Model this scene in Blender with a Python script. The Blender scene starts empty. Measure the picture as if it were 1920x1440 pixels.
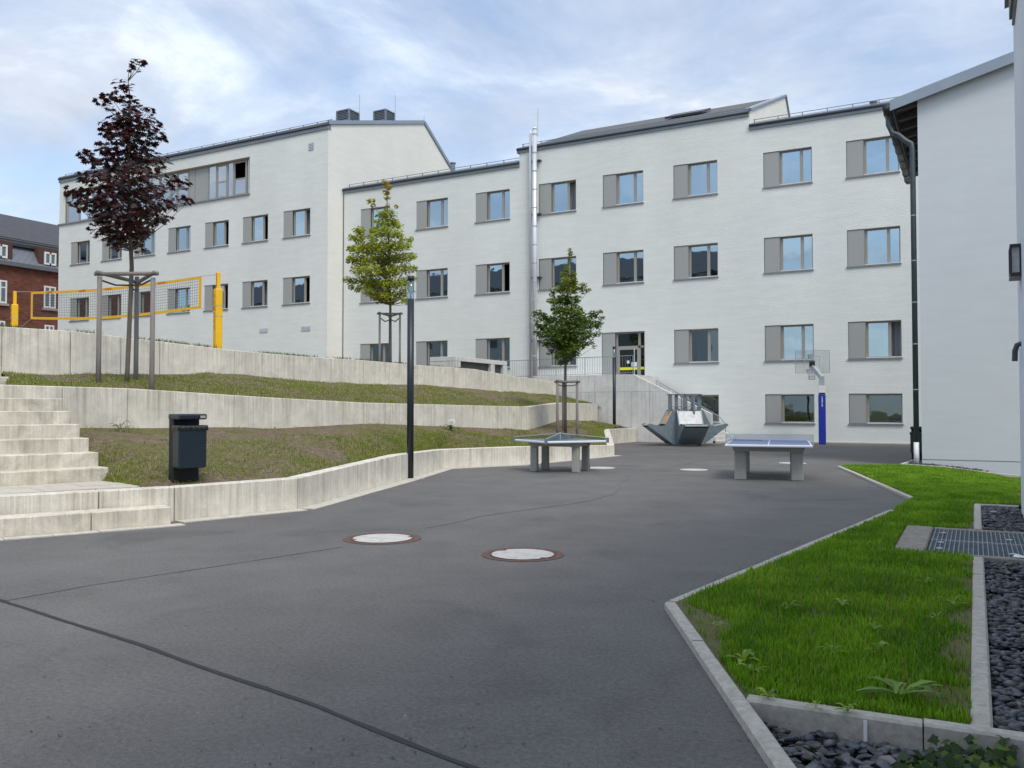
import bpy, bmesh, math, random
import numpy as np
from mathutils import Vector, Matrix, noise as mnoise

random.seed(7)
np.random.seed(7)
scene = bpy.context.scene
C = scene.collection
PI = math.pi

# ------------------------------------------------------------------ camera
F, HOR, EYE, YAW = 1600.0, 766.0, 1.5, math.radians(28.5)
PITCH = math.atan((HOR - 720) / F)
cam_d = bpy.data.cameras.new('camera')
cam_d.sensor_width = 36
cam_d.lens = F / 1920 * 36
cam_d.clip_start = 0.05
cam_d.clip_end = 3000
cam = bpy.data.objects.new('camera', cam_d)
C.objects.link(cam)
cam.location = (0, 0, EYE)
cam.rotation_euler = (PI / 2 + PITCH, 0, YAW)
scene.camera = cam

# ------------------------------------------------------------------ sky and sun
SUN_DIR = Vector((0.46, -0.36, 0.81)).normalized()
SUN_EL = math.asin(SUN_DIR.z)
world = bpy.data.worlds.new('World')
scene.world = world
world.use_nodes = True
nt = world.node_tree
for n in list(nt.nodes):
    nt.nodes.remove(n)


def N(tree, typ, **kw):
    n = tree.nodes.new(typ)
    for k, v in kw.items():
        if k == 'inp':
            for a, b in v.items():
                n.inputs[a].default_value = b
        else:
            setattr(n, k, v)
    return n


def L(tree, a, b):
    tree.links.new(a, b)


def math_node(tree, op, a, b=None, clamp=False):
    n = tree.nodes.new('ShaderNodeMath')
    n.operation = op
    n.use_clamp = clamp
    for i, q in enumerate((a, b)):
        if q is None:
            continue
        if isinstance(q, (int, float)):
            n.inputs[i].default_value = q
        else:
            tree.links.new(q, n.inputs[i])
    return n.outputs[0]


def mix_col(tree, fac, a, b, blend='MIX'):
    n = tree.nodes.new('ShaderNodeMix')
    n.data_type = 'RGBA'
    n.blend_type = blend
    for s, q in ((n.inputs[0], fac), (n.inputs[6], a), (n.inputs[7], b)):
        if isinstance(q, (int, float)):
            s.default_value = q
        elif isinstance(q, tuple):
            s.default_value = q if len(q) == 4 else (*q, 1)
        else:
            tree.links.new(q, s)
    return n.outputs[2]


def ramp(tree, fac, stops):
    n = tree.nodes.new('ShaderNodeValToRGB')
    e = n.color_ramp.elements
    while len(e) < len(stops):
        e.new(0.5)
    for i, (p, c) in enumerate(stops):
        e[i].position = p
        e[i].color = (c, c, c, 1) if isinstance(c, (int, float)) else (*c, 1)
    tree.links.new(fac, n.inputs[0])
    return n.outputs[0]


sky = N(nt, 'ShaderNodeTexSky', sky_type='NISHITA')
sky.sun_disc = False
sky.sun_elevation = SUN_EL
sky.sun_rotation = math.atan2(SUN_DIR.x, SUN_DIR.y)
sky.air_density = 1.1
sky.dust_density = 0.6
sky.ozone_density = 1.5
tc = N(nt, 'ShaderNodeTexCoord')
sep = N(nt, 'ShaderNodeSeparateXYZ')
L(nt, tc.outputs['Generated'], sep.inputs[0])
zz = math_node(nt, 'ADD', math_node(nt, 'MAXIMUM', sep.outputs[2], 0.0), 0.22)
comb = N(nt, 'ShaderNodeCombineXYZ')
L(nt, math_node(nt, 'DIVIDE', sep.outputs[0], zz), comb.inputs[0])
L(nt, math_node(nt, 'DIVIDE', sep.outputs[1], zz), comb.inputs[1])
comb.inputs[2].default_value = 3.7
nz = N(nt, 'ShaderNodeTexNoise', inp={'Scale': 1.5, 'Detail': 10.0, 'Roughness': 0.60, 'Distortion': 0.35})
L(nt, comb.outputs[0], nz.inputs['Vector'])
mask = ramp(nt, nz.outputs[0], [(0.36, 0.25), (0.50, 0.62), (0.62, 1.0)])
nz2 = N(nt, 'ShaderNodeTexNoise', inp={'Scale': 2.1, 'Detail': 10.0, 'Roughness': 0.62, 'Distortion': 0.6})
mp2 = N(nt, 'ShaderNodeMapping', inp={'Location': (4.3, 1.2, 7.0)})
L(nt, comb.outputs[0], mp2.inputs[0])
L(nt, mp2.outputs[0], nz2.inputs['Vector'])
ccol = ramp(nt, nz2.outputs[0], [(0.34, (3.55, 3.85, 4.5)), (0.50, (4.4, 4.75, 5.35)), (0.66, (6.5, 6.8, 7.1))])
skyc = mix_col(nt, 1.0, sky.outputs[0], (1.22, 1.22, 1.22), 'MULTIPLY')
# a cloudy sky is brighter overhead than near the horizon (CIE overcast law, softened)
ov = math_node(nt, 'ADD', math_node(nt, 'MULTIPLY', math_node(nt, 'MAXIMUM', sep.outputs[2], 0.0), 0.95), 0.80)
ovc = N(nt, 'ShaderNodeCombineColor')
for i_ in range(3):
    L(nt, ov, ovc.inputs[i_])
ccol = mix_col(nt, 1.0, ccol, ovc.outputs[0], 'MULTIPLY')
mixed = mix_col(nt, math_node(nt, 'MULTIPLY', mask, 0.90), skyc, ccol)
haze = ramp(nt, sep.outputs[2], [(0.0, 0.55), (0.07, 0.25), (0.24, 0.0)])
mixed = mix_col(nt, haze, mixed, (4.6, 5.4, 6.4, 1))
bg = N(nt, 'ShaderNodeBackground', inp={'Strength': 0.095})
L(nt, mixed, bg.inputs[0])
wo = N(nt, 'ShaderNodeOutputWorld')
L(nt, bg.outputs[0], wo.inputs[0])

sun_d = bpy.data.lights.new('sun', 'SUN')
sun_d.energy = 1.3
sun_d.angle = math.radians(22)
sun_d.color = (1.0, 0.93, 0.82)
sun = bpy.data.objects.new('sun', sun_d)
C.objects.link(sun)
sun.location = (30, 10, 60)
sun.rotation_euler = SUN_DIR.to_track_quat('Z', 'Y').to_euler()

scene.view_settings.view_transform = 'Standard'
scene.view_settings.look = 'None'
scene.view_settings.exposure = 0.78
scene.view_settings.gamma = 1.0
scene.view_settings.use_curve_mapping = False

# ------------------------------------------------------------------ pixel -> place helpers
FW0 = Vector((-math.sin(YAW), math.cos(YAW), 0))
RT = Vector((math.cos(YAW), math.sin(YAW), 0))
ZU = Vector((0, 0, 1))
FW = FW0 * math.cos(PITCH) + ZU * math.sin(PITCH)
UP = ZU * math.cos(PITCH) - FW0 * math.sin(PITCH)
EYEP = Vector((0, 0, EYE))


def ray(x, y):
    return FW + RT * ((x - 960) / F) - UP * ((y - 720) / F)


def onz(x, y, z=0.0):
    r = ray(x, y)
    return EYEP + r * ((z - EYE) / r.z)


def ony(x, y, Y):
    r = ray(x, y)
    return EYEP + r * (Y / r.y)


def onx(x, y, X):
    r = ray(x, y)
    return EYEP + r * (X / r.x)


def ond(x, y, d):
    r = ray(x, y)
    return EYEP + r * (d / r.dot(FW0))


def W(lat, d, z=0.0):
    return RT * lat + FW0 * d + ZU * z


# ------------------------------------------------------------------ materials
MATS = {}


def new_mat(name):
    m = bpy.data.materials.new(name)
    m.use_nodes = True
    t = m.node_tree
    for n in list(t.nodes):
        t.nodes.remove(n)
    out = t.nodes.new('ShaderNodeOutputMaterial')
    p = t.nodes.new('ShaderNodeBsdfPrincipled')
    t.links.new(p.outputs[0], out.inputs[0])
    MATS[name] = m
    return m, t, p, out


def pos(t, scale=(1, 1, 1), rot=(0, 0, 0), loc=(0, 0, 0)):
    g = t.nodes.new('ShaderNodeNewGeometry')
    mp = t.nodes.new('ShaderNodeMapping')
    mp.inputs['Scale'].default_value = scale
    mp.inputs['Rotation'].default_value = rot
    mp.inputs['Location'].default_value = loc
    t.links.new(g.outputs['Position'], mp.inputs[0])
    return mp.outputs[0]


def objc(t, scale=(1, 1, 1)):
    g = t.nodes.new('ShaderNodeTexCoord')
    mp = t.nodes.new('ShaderNodeMapping')
    mp.inputs['Scale'].default_value = scale
    t.links.new(g.outputs['Object'], mp.inputs[0])
    return mp.outputs[0]


def nse(t, vec, scale, detail=4, rough=0.55, dist=0.0):
    n = t.nodes.new('ShaderNodeTexNoise')
    n.inputs['Scale'].default_value = scale
    n.inputs['Detail'].default_value = detail
    n.inputs['Roughness'].default_value = rough
    n.inputs['Distortion'].default_value = dist
    t.links.new(vec, n.inputs['Vector'])
    return n.outputs[0]


def bump(t, p, h, strength=0.3, dist=0.01):
    b = t.nodes.new('ShaderNodeBump')
    b.inputs['Strength'].default_value = strength
    b.inputs['Distance'].default_value = dist
    t.links.new(h, b.inputs['Height'])
    t.links.new(b.outputs[0], p.inputs['Normal'])


def simple(name, col, rough=0.6, metal=0.0, var=0.08, vscale=6.0, bmp=0.0, spec=0.5, bscale=60):
    m, t, p, o = new_mat(name)
    v = pos(t)
    n = nse(t, v, vscale, 5, 0.6)
    f = ramp(t, n, [(0.3, 1 - var), (0.7, 1 + var)])
    c = mix_col(t, 1.0, (*col, 1), f, 'MULTIPLY')
    L(t, c, p.inputs['Base Color'])
    p.inputs['Roughness'].default_value = rough
    p.inputs['Metallic'].default_value = metal
    p.inputs['Specular IOR Level'].default_value = spec
    if bmp:
        bump(t, p, nse(t, v, bscale, 3), bmp, 0.005)
    return m


def mat_plaster(name, col, brick=True, var=0.05):
    m, t, p, o = new_mat(name)
    v = pos(t)
    big = nse(t, pos(t, (0.35, 0.35, 0.12)), 1.0, 5, 0.6)
    mid = nse(t, pos(t, (0.9, 0.9, 5.0)), 0.9, 4, 0.6)
    c = mix_col(t, 1.0, (*col, 1), ramp(t, big, [(0.3, 1 - var), (0.7, 1 + var * 0.5)]), 'MULTIPLY')
    c = mix_col(t, 1.0, c, ramp(t, mid, [(0.3, 1 - var * 0.8), (0.7, 1 + var * 0.6)]), 'MULTIPLY')
    L(t, c, p.inputs['Base Color'])
    p.inputs['Roughness'].default_value = 0.85
    p.inputs['Specular IOR Level'].default_value = 0.25
    if brick:
        g = t.nodes.new('ShaderNodeNewGeometry')
        s = t.nodes.new('ShaderNodeSeparateXYZ')
        L(t, g.outputs['Position'], s.inputs[0])
        cb = t.nodes.new('ShaderNodeCombineXYZ')
        L(t, math_node(t, 'ADD', s.outputs[0], s.outputs[1]), cb.inputs[0])
        L(t, s.outputs[2], cb.inputs[1])
        b = t.nodes.new('ShaderNodeTexBrick')
        b.inputs['Scale'].default_value = 1.0
        b.inputs['Brick Width'].default_value = 0.25
        b.inputs['Row Height'].default_value = 0.077
        b.inputs['Mortar Size'].default_value = 0.006
        b.inputs['Color1'].default_value = (0.8, 0.8, 0.8, 1)
        b.inputs['Color2'].default_value = (1, 1, 1, 1)
        b.inputs['Mortar'].default_value = (0.2, 0.2, 0.2, 1)
        L(t, cb.outputs[0], b.inputs[0])
        h = math_node(t, 'ADD', b.outputs['Color'], math_node(t, 'MULTIPLY', nse(t, v, 18, 4), 1.5))
        bump(t, p, h, 0.6, 0.014)
    else:
        bump(t, p, nse(t, v, 90, 4, 0.7), 0.35, 0.006)
    return m


def mat_concrete(name, col, stain, streak=0.6, mott=0.25, top_dirt=True):
    m, t, p, o = new_mat(name)
    v = pos(t)
    st = nse(t, pos(t, (8.0, 8.0, 0.22)), 1.5, 6, 0.70)
    st2 = nse(t, pos(t, (26, 26, 0.35)), 1.5, 4, 0.7)
    mo = nse(t, v, 2.3, 7, 0.66, 0.6)
    fi = nse(t, v, 38, 4, 0.6)
    a = ramp(t, st, [(0.44, 0.0), (0.66, 1.0)])
    b2 = ramp(t, st2, [(0.46, 0.0), (0.72, 0.8)])
    gtc = t.nodes.new('ShaderNodeTexCoord')
    gs = t.nodes.new('ShaderNodeSeparateXYZ')
    L(t, gtc.outputs['Generated'], gs.inputs[0])
    # run-off stains start at the coping and thin out downwards
    run = ramp(t, math_node(t, 'ADD', gs.outputs[2], math_node(t, 'MULTIPLY', math_node(t, 'SUBTRACT', st, 0.5), 0.5)), [(0.42, 0.35), (0.98, 1.0)])
    f = math_node(t, 'MULTIPLY', math_node(t, 'MULTIPLY', math_node(t, 'MAXIMUM', a, b2), run), streak * 1.15, True)
    c = mix_col(t, f, (*col, 1), (*stain, 1))
    c = mix_col(t, 1.0, c, ramp(t, mo, [(0.28, 1 - mott), (0.72, 1 + mott * 0.45)]), 'MULTIPLY')
    c = mix_col(t, 1.0, c, ramp(t, fi, [(0.3, 0.93), (0.7, 1.05)]), 'MULTIPLY')
    L(t, c, p.inputs['Base Color'])
    p.inputs['Roughness'].default_value = 0.88
    p.inputs['Specular IOR Level'].default_value = 0.25
    bump(t, p, math_node(t, 'ADD', fi, mo), 0.3, 0.008)
    return m


mat_plaster('white_brick', (0.75, 0.775, 0.745), True, 0.06)
mat_plaster('gable_sunlit_brick', (0.82, 0.81, 0.745), True)  # facade paint lightened and warmed, so sunlight on the gables is in the colour
mat_plaster('grey_plaster', (0.595, 0.63, 0.65), False, 0.04)
mat_plaster('near_plaster', (0.70, 0.74, 0.80), False, 0.04)
mat_concrete('wall_concrete', (0.77, 0.735, 0.645), (0.38, 0.325, 0.25), 0.62, 0.24)
mat_concrete('step_concrete', (0.69, 0.65, 0.555), (0.42, 0.37, 0.285), 0.6, 0.42)
mat_concrete('stair_concrete', (0.66, 0.66, 0.635), (0.42, 0.425, 0.41), 0.55, 0.16)
simple('joint_dark', (0.10, 0.095, 0.085), 0.9)
simple('kerb_concrete', (0.44, 0.415, 0.37), 0.9, var=0.22, vscale=24, bmp=0.3)
simple('frame_concrete', (0.27, 0.25, 0.215), 0.9, var=0.28, vscale=14, bmp=0.5)
simple('paver_concrete', (0.50, 0.46, 0.385), 0.9, var=0.12, vscale=8, bmp=0.25)
simple('paver_strip', (0.52, 0.495, 0.43), 0.9, var=0.18, vscale=9, bmp=0.25)
simple('shutter_metal', (0.335, 0.345, 0.335), 0.5, var=0.03, vscale=0.6)
simple('frame_taupe', (0.31, 0.295, 0.26), 0.5, var=0.03)
simple('frame_dark', (0.13, 0.12, 0.105), 0.6)
simple('sill_metal', (0.62, 0.66, 0.69), 0.4, var=0.04)
simple('sill_grey', (0.24, 0.24, 0.24), 0.5, var=0.04)
simple('zinc', (0.20, 0.235, 0.27), 0.45, metal=0.2, var=0.10, vscale=1.5)
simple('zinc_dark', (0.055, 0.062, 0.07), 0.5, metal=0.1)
simple('zinc_pale', (0.27, 0.32, 0.38), 0.45, metal=0.2, var=0.06, vscale=1.2)
simple('pipe_green', (0.075, 0.10, 0.11), 0.45, metal=0.3, var=0.15, vscale=3)
simple('gutter_black', (0.035, 0.038, 0.04), 0.5, metal=0.2)
simple('soffit_timber', (0.055, 0.052, 0.048), 0.8, var=0.2)
simple('soffit_rafter', (0.10, 0.095, 0.088), 0.8, var=0.15)
simple('white_paint', (0.78, 0.79, 0.78), 0.5, var=0.03)
simple('stainless', (0.70, 0.72, 0.76), 0.30, metal=0.35, var=0.05, vscale=1.5)
simple('galvanised', (0.20, 0.245, 0.275), 0.5, metal=0.35, var=0.18, vscale=9)
simple('galv_pale', (0.42, 0.46, 0.49), 0.45, metal=0.4, var=0.12, vscale=5)
simple('galv_thin', (0.24, 0.27, 0.29), 0.5, metal=0.3)
simple('dark_coat', (0.014, 0.021, 0.030), 0.42, var=0.1)
simple('bin_coat', (0.012, 0.022, 0.032), 0.38, var=0.1)
simple('bin_black', (0.006, 0.007, 0.009), 0.6)
simple('bag_black', (0.02, 0.024, 0.024), 0.25, var=0.2)
simple('yellow_pad', (0.86, 0.50, 0.006), 0.5, var=0.05)
simple('yellow_band', (0.82, 0.46, 0.015), 0.6, var=0.05)
simple('red_print', (0.62, 0.07, 0.02), 0.6)
simple('net_cord', (0.05, 0.055, 0.06), 0.8)
simple('rope_pale', (0.45, 0.42, 0.38), 0.8)
simple('blue_pad', (0.012, 0.035, 0.36), 0.5, var=0.08)
simple('table_white', (0.70, 0.74, 0.78), 0.45, var=0.04)
simple('table_blue', (0.10, 0.14, 0.30), 0.35, var=0.1)
simple('table_steel', (0.17, 0.22, 0.25), 0.35, metal=0.3, var=0.1)
mat_concrete('table_concrete', (0.36, 0.36, 0.335), (0.25, 0.25, 0.23), 0.4, 0.12)
simple('panel_pale', (0.55, 0.56, 0.57), 0.5, var=0.22, vscale=7)
simple('panel_orange', (0.58, 0.40, 0.24), 0.6, var=0.30, vscale=8)
simple('panel_brown', (0.19, 0.095, 0.035), 0.7, var=0.25, vscale=5)
simple('tar', (0.018, 0.018, 0.020), 0.7, var=0.3, vscale=12)
simple('rust_ring', (0.11, 0.062, 0.047), 0.8, var=0.35, vscale=20, bmp=0.4)
simple('red_tile_brown', (0.085, 0.04, 0.03), 0.7)
simple('slate_grey', (0.13, 0.14, 0.16), 0.6, var=0.15)
simple('sandstone', (0.36, 0.31, 0.26), 0.8)
simple('curtain', (0.30, 0.33, 0.36), 0.9, var=0.05)
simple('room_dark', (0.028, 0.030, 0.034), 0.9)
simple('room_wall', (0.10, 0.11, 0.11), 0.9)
simple('paper_white', (0.72, 0.80, 0.80), 0.7)
simple('tape_yellow', (0.80, 0.78, 0.02), 0.5, var=0.02)
simple('sticker', (0.42, 0.36, 0.38), 0.5)
simple('flower_white', (0.8, 0.8, 0.76), 0.8)
simple('opposite_wall', (0.30, 0.31, 0.30), 0.9)
simple('opposite_roof', (0.035, 0.04, 0.045), 0.7)
simple('lamp_black', (0.010, 0.013, 0.018), 0.4)
simple('soil', (0.085, 0.060, 0.042), 0.95, var=0.35, vscale=14, bmp=0.6)


def mat_asphalt():
    m, t, p, o = new_mat('asphalt')
    v = pos(t)
    big = nse(t, v, 0.16, 5, 0.6, 0.4)
    mid = nse(t, v, 1.1, 6, 0.65, 0.3)
    fin = nse(t, v, 130, 3, 0.75)
    spk = t.nodes.new('ShaderNodeTexVoronoi')
    spk.inputs['Scale'].default_value = 70
    L(t, v, spk.inputs['Vector'])
    c = mix_col(t, ramp(t, big, [(0.32, 0.0), (0.68, 1.0)]), (0.112, 0.108, 0.105, 1), (0.144, 0.139, 0.133, 1))
    c = mix_col(t, 1.0, c, ramp(t, mid, [(0.25, 0.82), (0.75, 1.14)]), 'MULTIPLY')
    pt = nse(t, v, 0.45, 7, 0.7, 1.2)
    c = mix_col(t, 1.0, c, ramp(t, pt, [(0.33, 0.80), (0.45, 1.0), (0.60, 1.02), (0.72, 1.13)]), 'MULTIPLY')
    c = mix_col(t, 1.0, c, ramp(t, fin, [(0.25, 0.62), (0.75, 1.40)]), 'MULTIPLY')
    gr_ = nse(t, v, 34, 2, 0.8)
    c = mix_col(t, 1.0, c, ramp(t, gr_, [(0.28, 0.74), (0.72, 1.26)]), 'MULTIPLY')
    sp2 = t.nodes.new('ShaderNodeTexVoronoi')
    sp2.inputs['Scale'].default_value = 11
    L(t, v, sp2.inputs['Vector'])
    f2 = math_node(t, 'MULTIPLY', ramp(t, sp2.outputs['Color'], [(0.86, 0.0), (0.9, 1.0)]), ramp(t, sp2.outputs['Distance'], [(0.05, 1.0), (0.10, 0.0)]))
    c = mix_col(t, math_node(t, 'MULTIPLY', f2, 0.75), c, (0.42, 0.41, 0.38, 1))
    sp = ramp(t, spk.outputs['Color'], [(0.90, 0.0), (0.97, 1.0)])
    dd = ramp(t, spk.outputs['Distance'], [(0.18, 1.0), (0.30, 0.0)])
    c = mix_col(t, math_node(t, 'MULTIPLY', math_node(t, 'MULTIPLY', sp, dd), 0.6), c, (0.34, 0.33, 0.31, 1))
    L(t, c, p.inputs['Base Color'])
    p.inputs['Roughness'].default_value = 0.82
    p.inputs['Specular IOR Level'].default_value = 0.35
    bump(t, p, math_node(t, 'ADD', fin, math_node(t, 'MULTIPLY', mid, 0.5)), 0.55, 0.006)
    return m


mat_asphalt()
simple('asphalt_seam', (0.116, 0.113, 0.110), 0.8, var=0.25, vscale=3, bmp=0.4, bscale=120)


def mat_slope():
    m, t, p, o = new_mat('lawn_soil')
    v = pos(t)
    a = nse(t, v, 0.8, 6, 0.65, 0.5)
    b9 = nse(t, v, 9, 6, 0.7)
    b45 = nse(t, v, 38, 3, 0.8)
    b = ramp(t, math_node(t, 'ADD', math_node(t, 'MULTIPLY', b9, 0.5), math_node(t, 'MULTIPLY', b45, 0.5)), [(0.36, 0.0), (0.64, 1.0)])
    soil = mix_col(t, b, (0.075, 0.056, 0.044, 1), (0.34, 0.26, 0.19, 1))
    grs = mix_col(t, b, (0.10, 0.115, 0.030, 1), (0.22, 0.215, 0.08, 1))
    c = mix_col(t, ramp(t, a, [(0.46, 0.0), (0.60, 0.75)]), soil, grs)
    L(t, c, p.inputs['Base Color'])
    p.inputs['Roughness'].default_value = 0.95
    p.inputs['Specular IOR Level'].default_value = 0.1
    bump(t, p, b, 0.8, 0.03)


mat_slope()


def mat_lawn():
    m, t, p, o = new_mat('lawn_green')
    v = pos(t)
    a = nse(t, v, 1.7, 5, 0.6)
    b = nse(t, v, 30, 4, 0.7)
    g = mix_col(t, b, (0.075, 0.070, 0.030, 1), (0.19, 0.165, 0.075, 1))
    c = mix_col(t, ramp(t, a, [(0.60, 0.0), (0.72, 0.6)]), g, (0.11, 0.085, 0.05, 1))
    L(t, c, p.inputs['Base Color'])
    p.inputs['Roughness'].default_value = 0.95
    bump(t, p, b, 0.8, 0.02)


mat_lawn()


def mat_leafy(name, transl=0.45, rough=0.5):
    m, t, p, o = new_mat(name)
    at = t.nodes.new('ShaderNodeAttribute')
    at.attribute_name = 'Col'
    L(t, at.outputs['Color'], p.inputs['Base Color'])
    p.inputs['Roughness'].default_value = rough
    p.inputs['Specular IOR Level'].default_value = 0.3
    tr = t.nodes.new('ShaderNodeBsdfTranslucent')
    tc_ = mix_col(t, 1.0, at.outputs['Color'], (1.35, 1.25, 0.55, 1), 'MULTIPLY')
    L(t, tc_, tr.inputs[0])
    mx = t.nodes.new('ShaderNodeMixShader')
    mx.inputs[0].default_value = transl
    L(t, p.outputs[0], mx.inputs[1])
    L(t, tr.outputs[0], mx.inputs[2])
    L(t, mx.outputs[0], o.inputs[0])


mat_leafy('leaf')
mat_leafy('leaf_red', 0.25, 0.42)
mat_leafy('grass_blade', 0.35, 0.55)


def mat_wood():
    m, t, p, o = new_mat('post_wood')
    v = objc(t, (30, 30, 2.0))
    a = nse(t, v, 1.5, 6, 0.7)
    c = mix_col(t, a, (0.10, 0.092, 0.083, 1), (0.33, 0.30, 0.275, 1))
    L(t, c, p.inputs['Base Color'])
    p.inputs['Roughness'].default_value = 0.85
    bump(t, p, a, 0.5, 0.01)
    m, t, p, o = new_mat('bark')
    v = pos(t, (9, 9, 3.0))
    a = nse(t, v, 2.5, 6, 0.7)
    c = mix_col(t, a, (0.06, 0.05, 0.042, 1), (0.23, 0.20, 0.16, 1))
    L(t, c, p.inputs['Base Color'])
    p.inputs['Roughness'].default_value = 0.9
    bump(t, p, a, 0.6, 0.01)


mat_wood()


def mat_stone():
    m, t, p, o = new_mat('slate_chip')
    oi = t.nodes.new('ShaderNodeNewGeometry')
    v = pos(t)
    a = nse(t, v, 25, 5, 0.6)
    b = nse(t, v, 7, 2, 0.5)
    c = mix_col(t, a, (0.030, 0.034, 0.042, 1), (0.075, 0.083, 0.097, 1))
    c = mix_col(t, ramp(t, b, [(0.56, 0.0), (0.70, 0.7)]), c, (0.13, 0.11, 0.09, 1))
    c = mix_col(t, 1.0, c, ramp(t, nse(t, v, 19, 0, 0.5), [(0.32, 0.5), (0.68, 1.9)]), 'MULTIPLY')
    L(t, c, p.inputs['Base Color'])
    p.inputs['Roughness'].default_value = 0.62
    bump(t, p, a, 0.4, 0.004)


mat_stone()


def mat_manhole():
    m, t, p, o = new_mat('manhole_concrete')
    v = pos(t)
    a = nse(t, v, 8, 6, 0.7, 0.8)
    c = mix_col(t, ramp(t, a, [(0.48, 0.0), (0.68, 1.0)]), (0.52, 0.51, 0.475, 1), (0.36, 0.345, 0.32, 1))
    L(t, c, p.inputs['Base Color'])
    p.inputs['Roughness'].default_value = 0.9
    bump(t, p, a, 0.3, 0.006)


mat_manhole()


def mat_brickred():
    m, t, p, o = new_mat('red_brick')
    g = t.nodes.new('ShaderNodeNewGeometry')
    s = t.nodes.new('ShaderNodeSeparateXYZ')
    L(t, g.outputs['Position'], s.inputs[0])
    cb = t.nodes.new('ShaderNodeCombineXYZ')
    L(t, math_node(t, 'ADD', s.outputs[0], s.outputs[1]), cb.inputs[0])
    L(t, s.outputs[2], cb.inputs[1])
    b = t.nodes.new('ShaderNodeTexBrick')
    b.inputs['Scale'].default_value = 1.0
    b.inputs['Brick Width'].default_value = 0.42
    b.inputs['Row Height'].default_value = 0.13
    b.inputs['Mortar Size'].default_value = 0.012
    b.inputs['Color1'].default_value = (0.125, 0.030, 0.018, 1)
    b.inputs['Color2'].default_value = (0.20, 0.062, 0.038, 1)
    b.inputs['Mortar'].default_value = (0.16, 0.10, 0.08, 1)
    L(t, cb.outputs[0], b.inputs[0])
    n = nse(t, pos(t), 1.3, 6, 0.7)
    c = mix_col(t, 1.0, b.outputs[0], ramp(t, n, [(0.3, 0.72), (0.75, 1.3)]), 'MULTIPLY')
    L(t, c, p.inputs['Base Color'])
    p.inputs['Roughness'].default_value = 0.9


mat_brickred()


def mat_tileroof(name, col, row, axis='z'):
    m, t, p, o = new_mat(name)
    g = t.nodes.new('ShaderNodeNewGeometry')
    s = t.nodes.new('ShaderNodeSeparateXYZ')
    L(t, g.outputs['Position'], s.inputs[0])
    w = math_node(t, 'FRACT', math_node(t, 'DIVIDE', s.outputs[2], row))
    f = ramp(t, w, [(0.0, 0.35), (0.25, 1.0), (1.0, 1.15)])
    n = nse(t, pos(t), 2.0, 5, 0.6)
    c = mix_col(t, 1.0, (*col, 1), f, 'MULTIPLY')
    c = mix_col(t, 1.0, c, ramp(t, n, [(0.3, 0.85), (0.7, 1.15)]), 'MULTIPLY')
    L(t, c, p.inputs['Base Color'])
    p.inputs['Roughness'].default_value = 0.6
    bump(t, p, w, 0.5, 0.05)


mat_tileroof('tile_dark', (0.052, 0.052, 0.062), 0.28)
mat_tileroof('slate_roof', (0.085, 0.088, 0.090), 0.09)


def mat_lozenge():
    m, t, p, o = new_mat('slate_lozenge')
    g = t.nodes.new('ShaderNodeNewGeometry')
    s = t.nodes.new('ShaderNodeSeparateXYZ')
    L(t, g.outputs['Position'], s.inputs[0])
    a = math_node(t, 'FRACT', math_node(t, 'MULTIPLY', math_node(t, 'ADD', s.outputs[1], s.outputs[2]), 1.9))
    b = math_node(t, 'FRACT', math_node(t, 'MULTIPLY', math_node(t, 'SUBTRACT', s.outputs[1], s.outputs[2]), 1.9))
    f = ramp(t, math_node(t, 'MINIMUM', a, b), [(0.0, 0.55), (0.14, 1.0)])
    c = mix_col(t, 1.0, (0.16, 0.17, 0.20, 1), f, 'MULTIPLY')
    L(t, c, p.inputs['Base Color'])
    p.inputs['Roughness'].default_value = 0.5


mat_lozenge()


def mat_glass(name, tint, refl, base=(0.9, 0.95, 1.0)):
    m, t, p, o = new_mat(name)
    t.nodes.remove(p)
    tr = t.nodes.new('ShaderNodeBsdfTransparent')
    tr.inputs[0].default_value = (*tint, 1)
    gl = t.nodes.new('ShaderNodeBsdfGlossy')
    gl.inputs['Color'].default_value = (*base, 1)
    gl.inputs['Roughness'].default_value = 0.015
    n = nse(t, pos(t), 0.9, 2)
    b = t.nodes.new('ShaderNodeBump')
    b.inputs['Strength'].default_value = 0.05
    b.inputs['Distance'].default_value = 0.06
    L(t, n, b.inputs['Height'])
    L(t, b.outputs[0], gl.inputs['Normal'])
    fr = t.nodes.new('ShaderNodeFresnel')
    fr.inputs[0].default_value = 1.5
    fac = math_node(t, 'ADD', math_node(t, 'MULTIPLY', fr.outputs[0], 0.8), refl, True)
    mx = t.nodes.new('ShaderNodeMixShader')
    L(t, fac, mx.inputs[0])
    L(t, tr.outputs[0], mx.inputs[1])
    L(t, gl.outputs[0], mx.inputs[2])
    L(t, mx.outputs[0], o.inputs[0])


mat_glass('glass', (0.45, 0.52, 0.55), 0.52, (0.68, 0.87, 1.0))
mat_glass('glass_teal', (0.25, 0.42, 0.44), 0.16, (0.75, 0.95, 0.97))
mat_glass('glass_pale', (0.75, 0.85, 0.85), 0.45)
mat_glass('glass_clear', (0.88, 0.92, 0.92), 0.06)
mat_glass('screen_steel', (0.84, 0.87, 0.92), 0.0)


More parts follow.
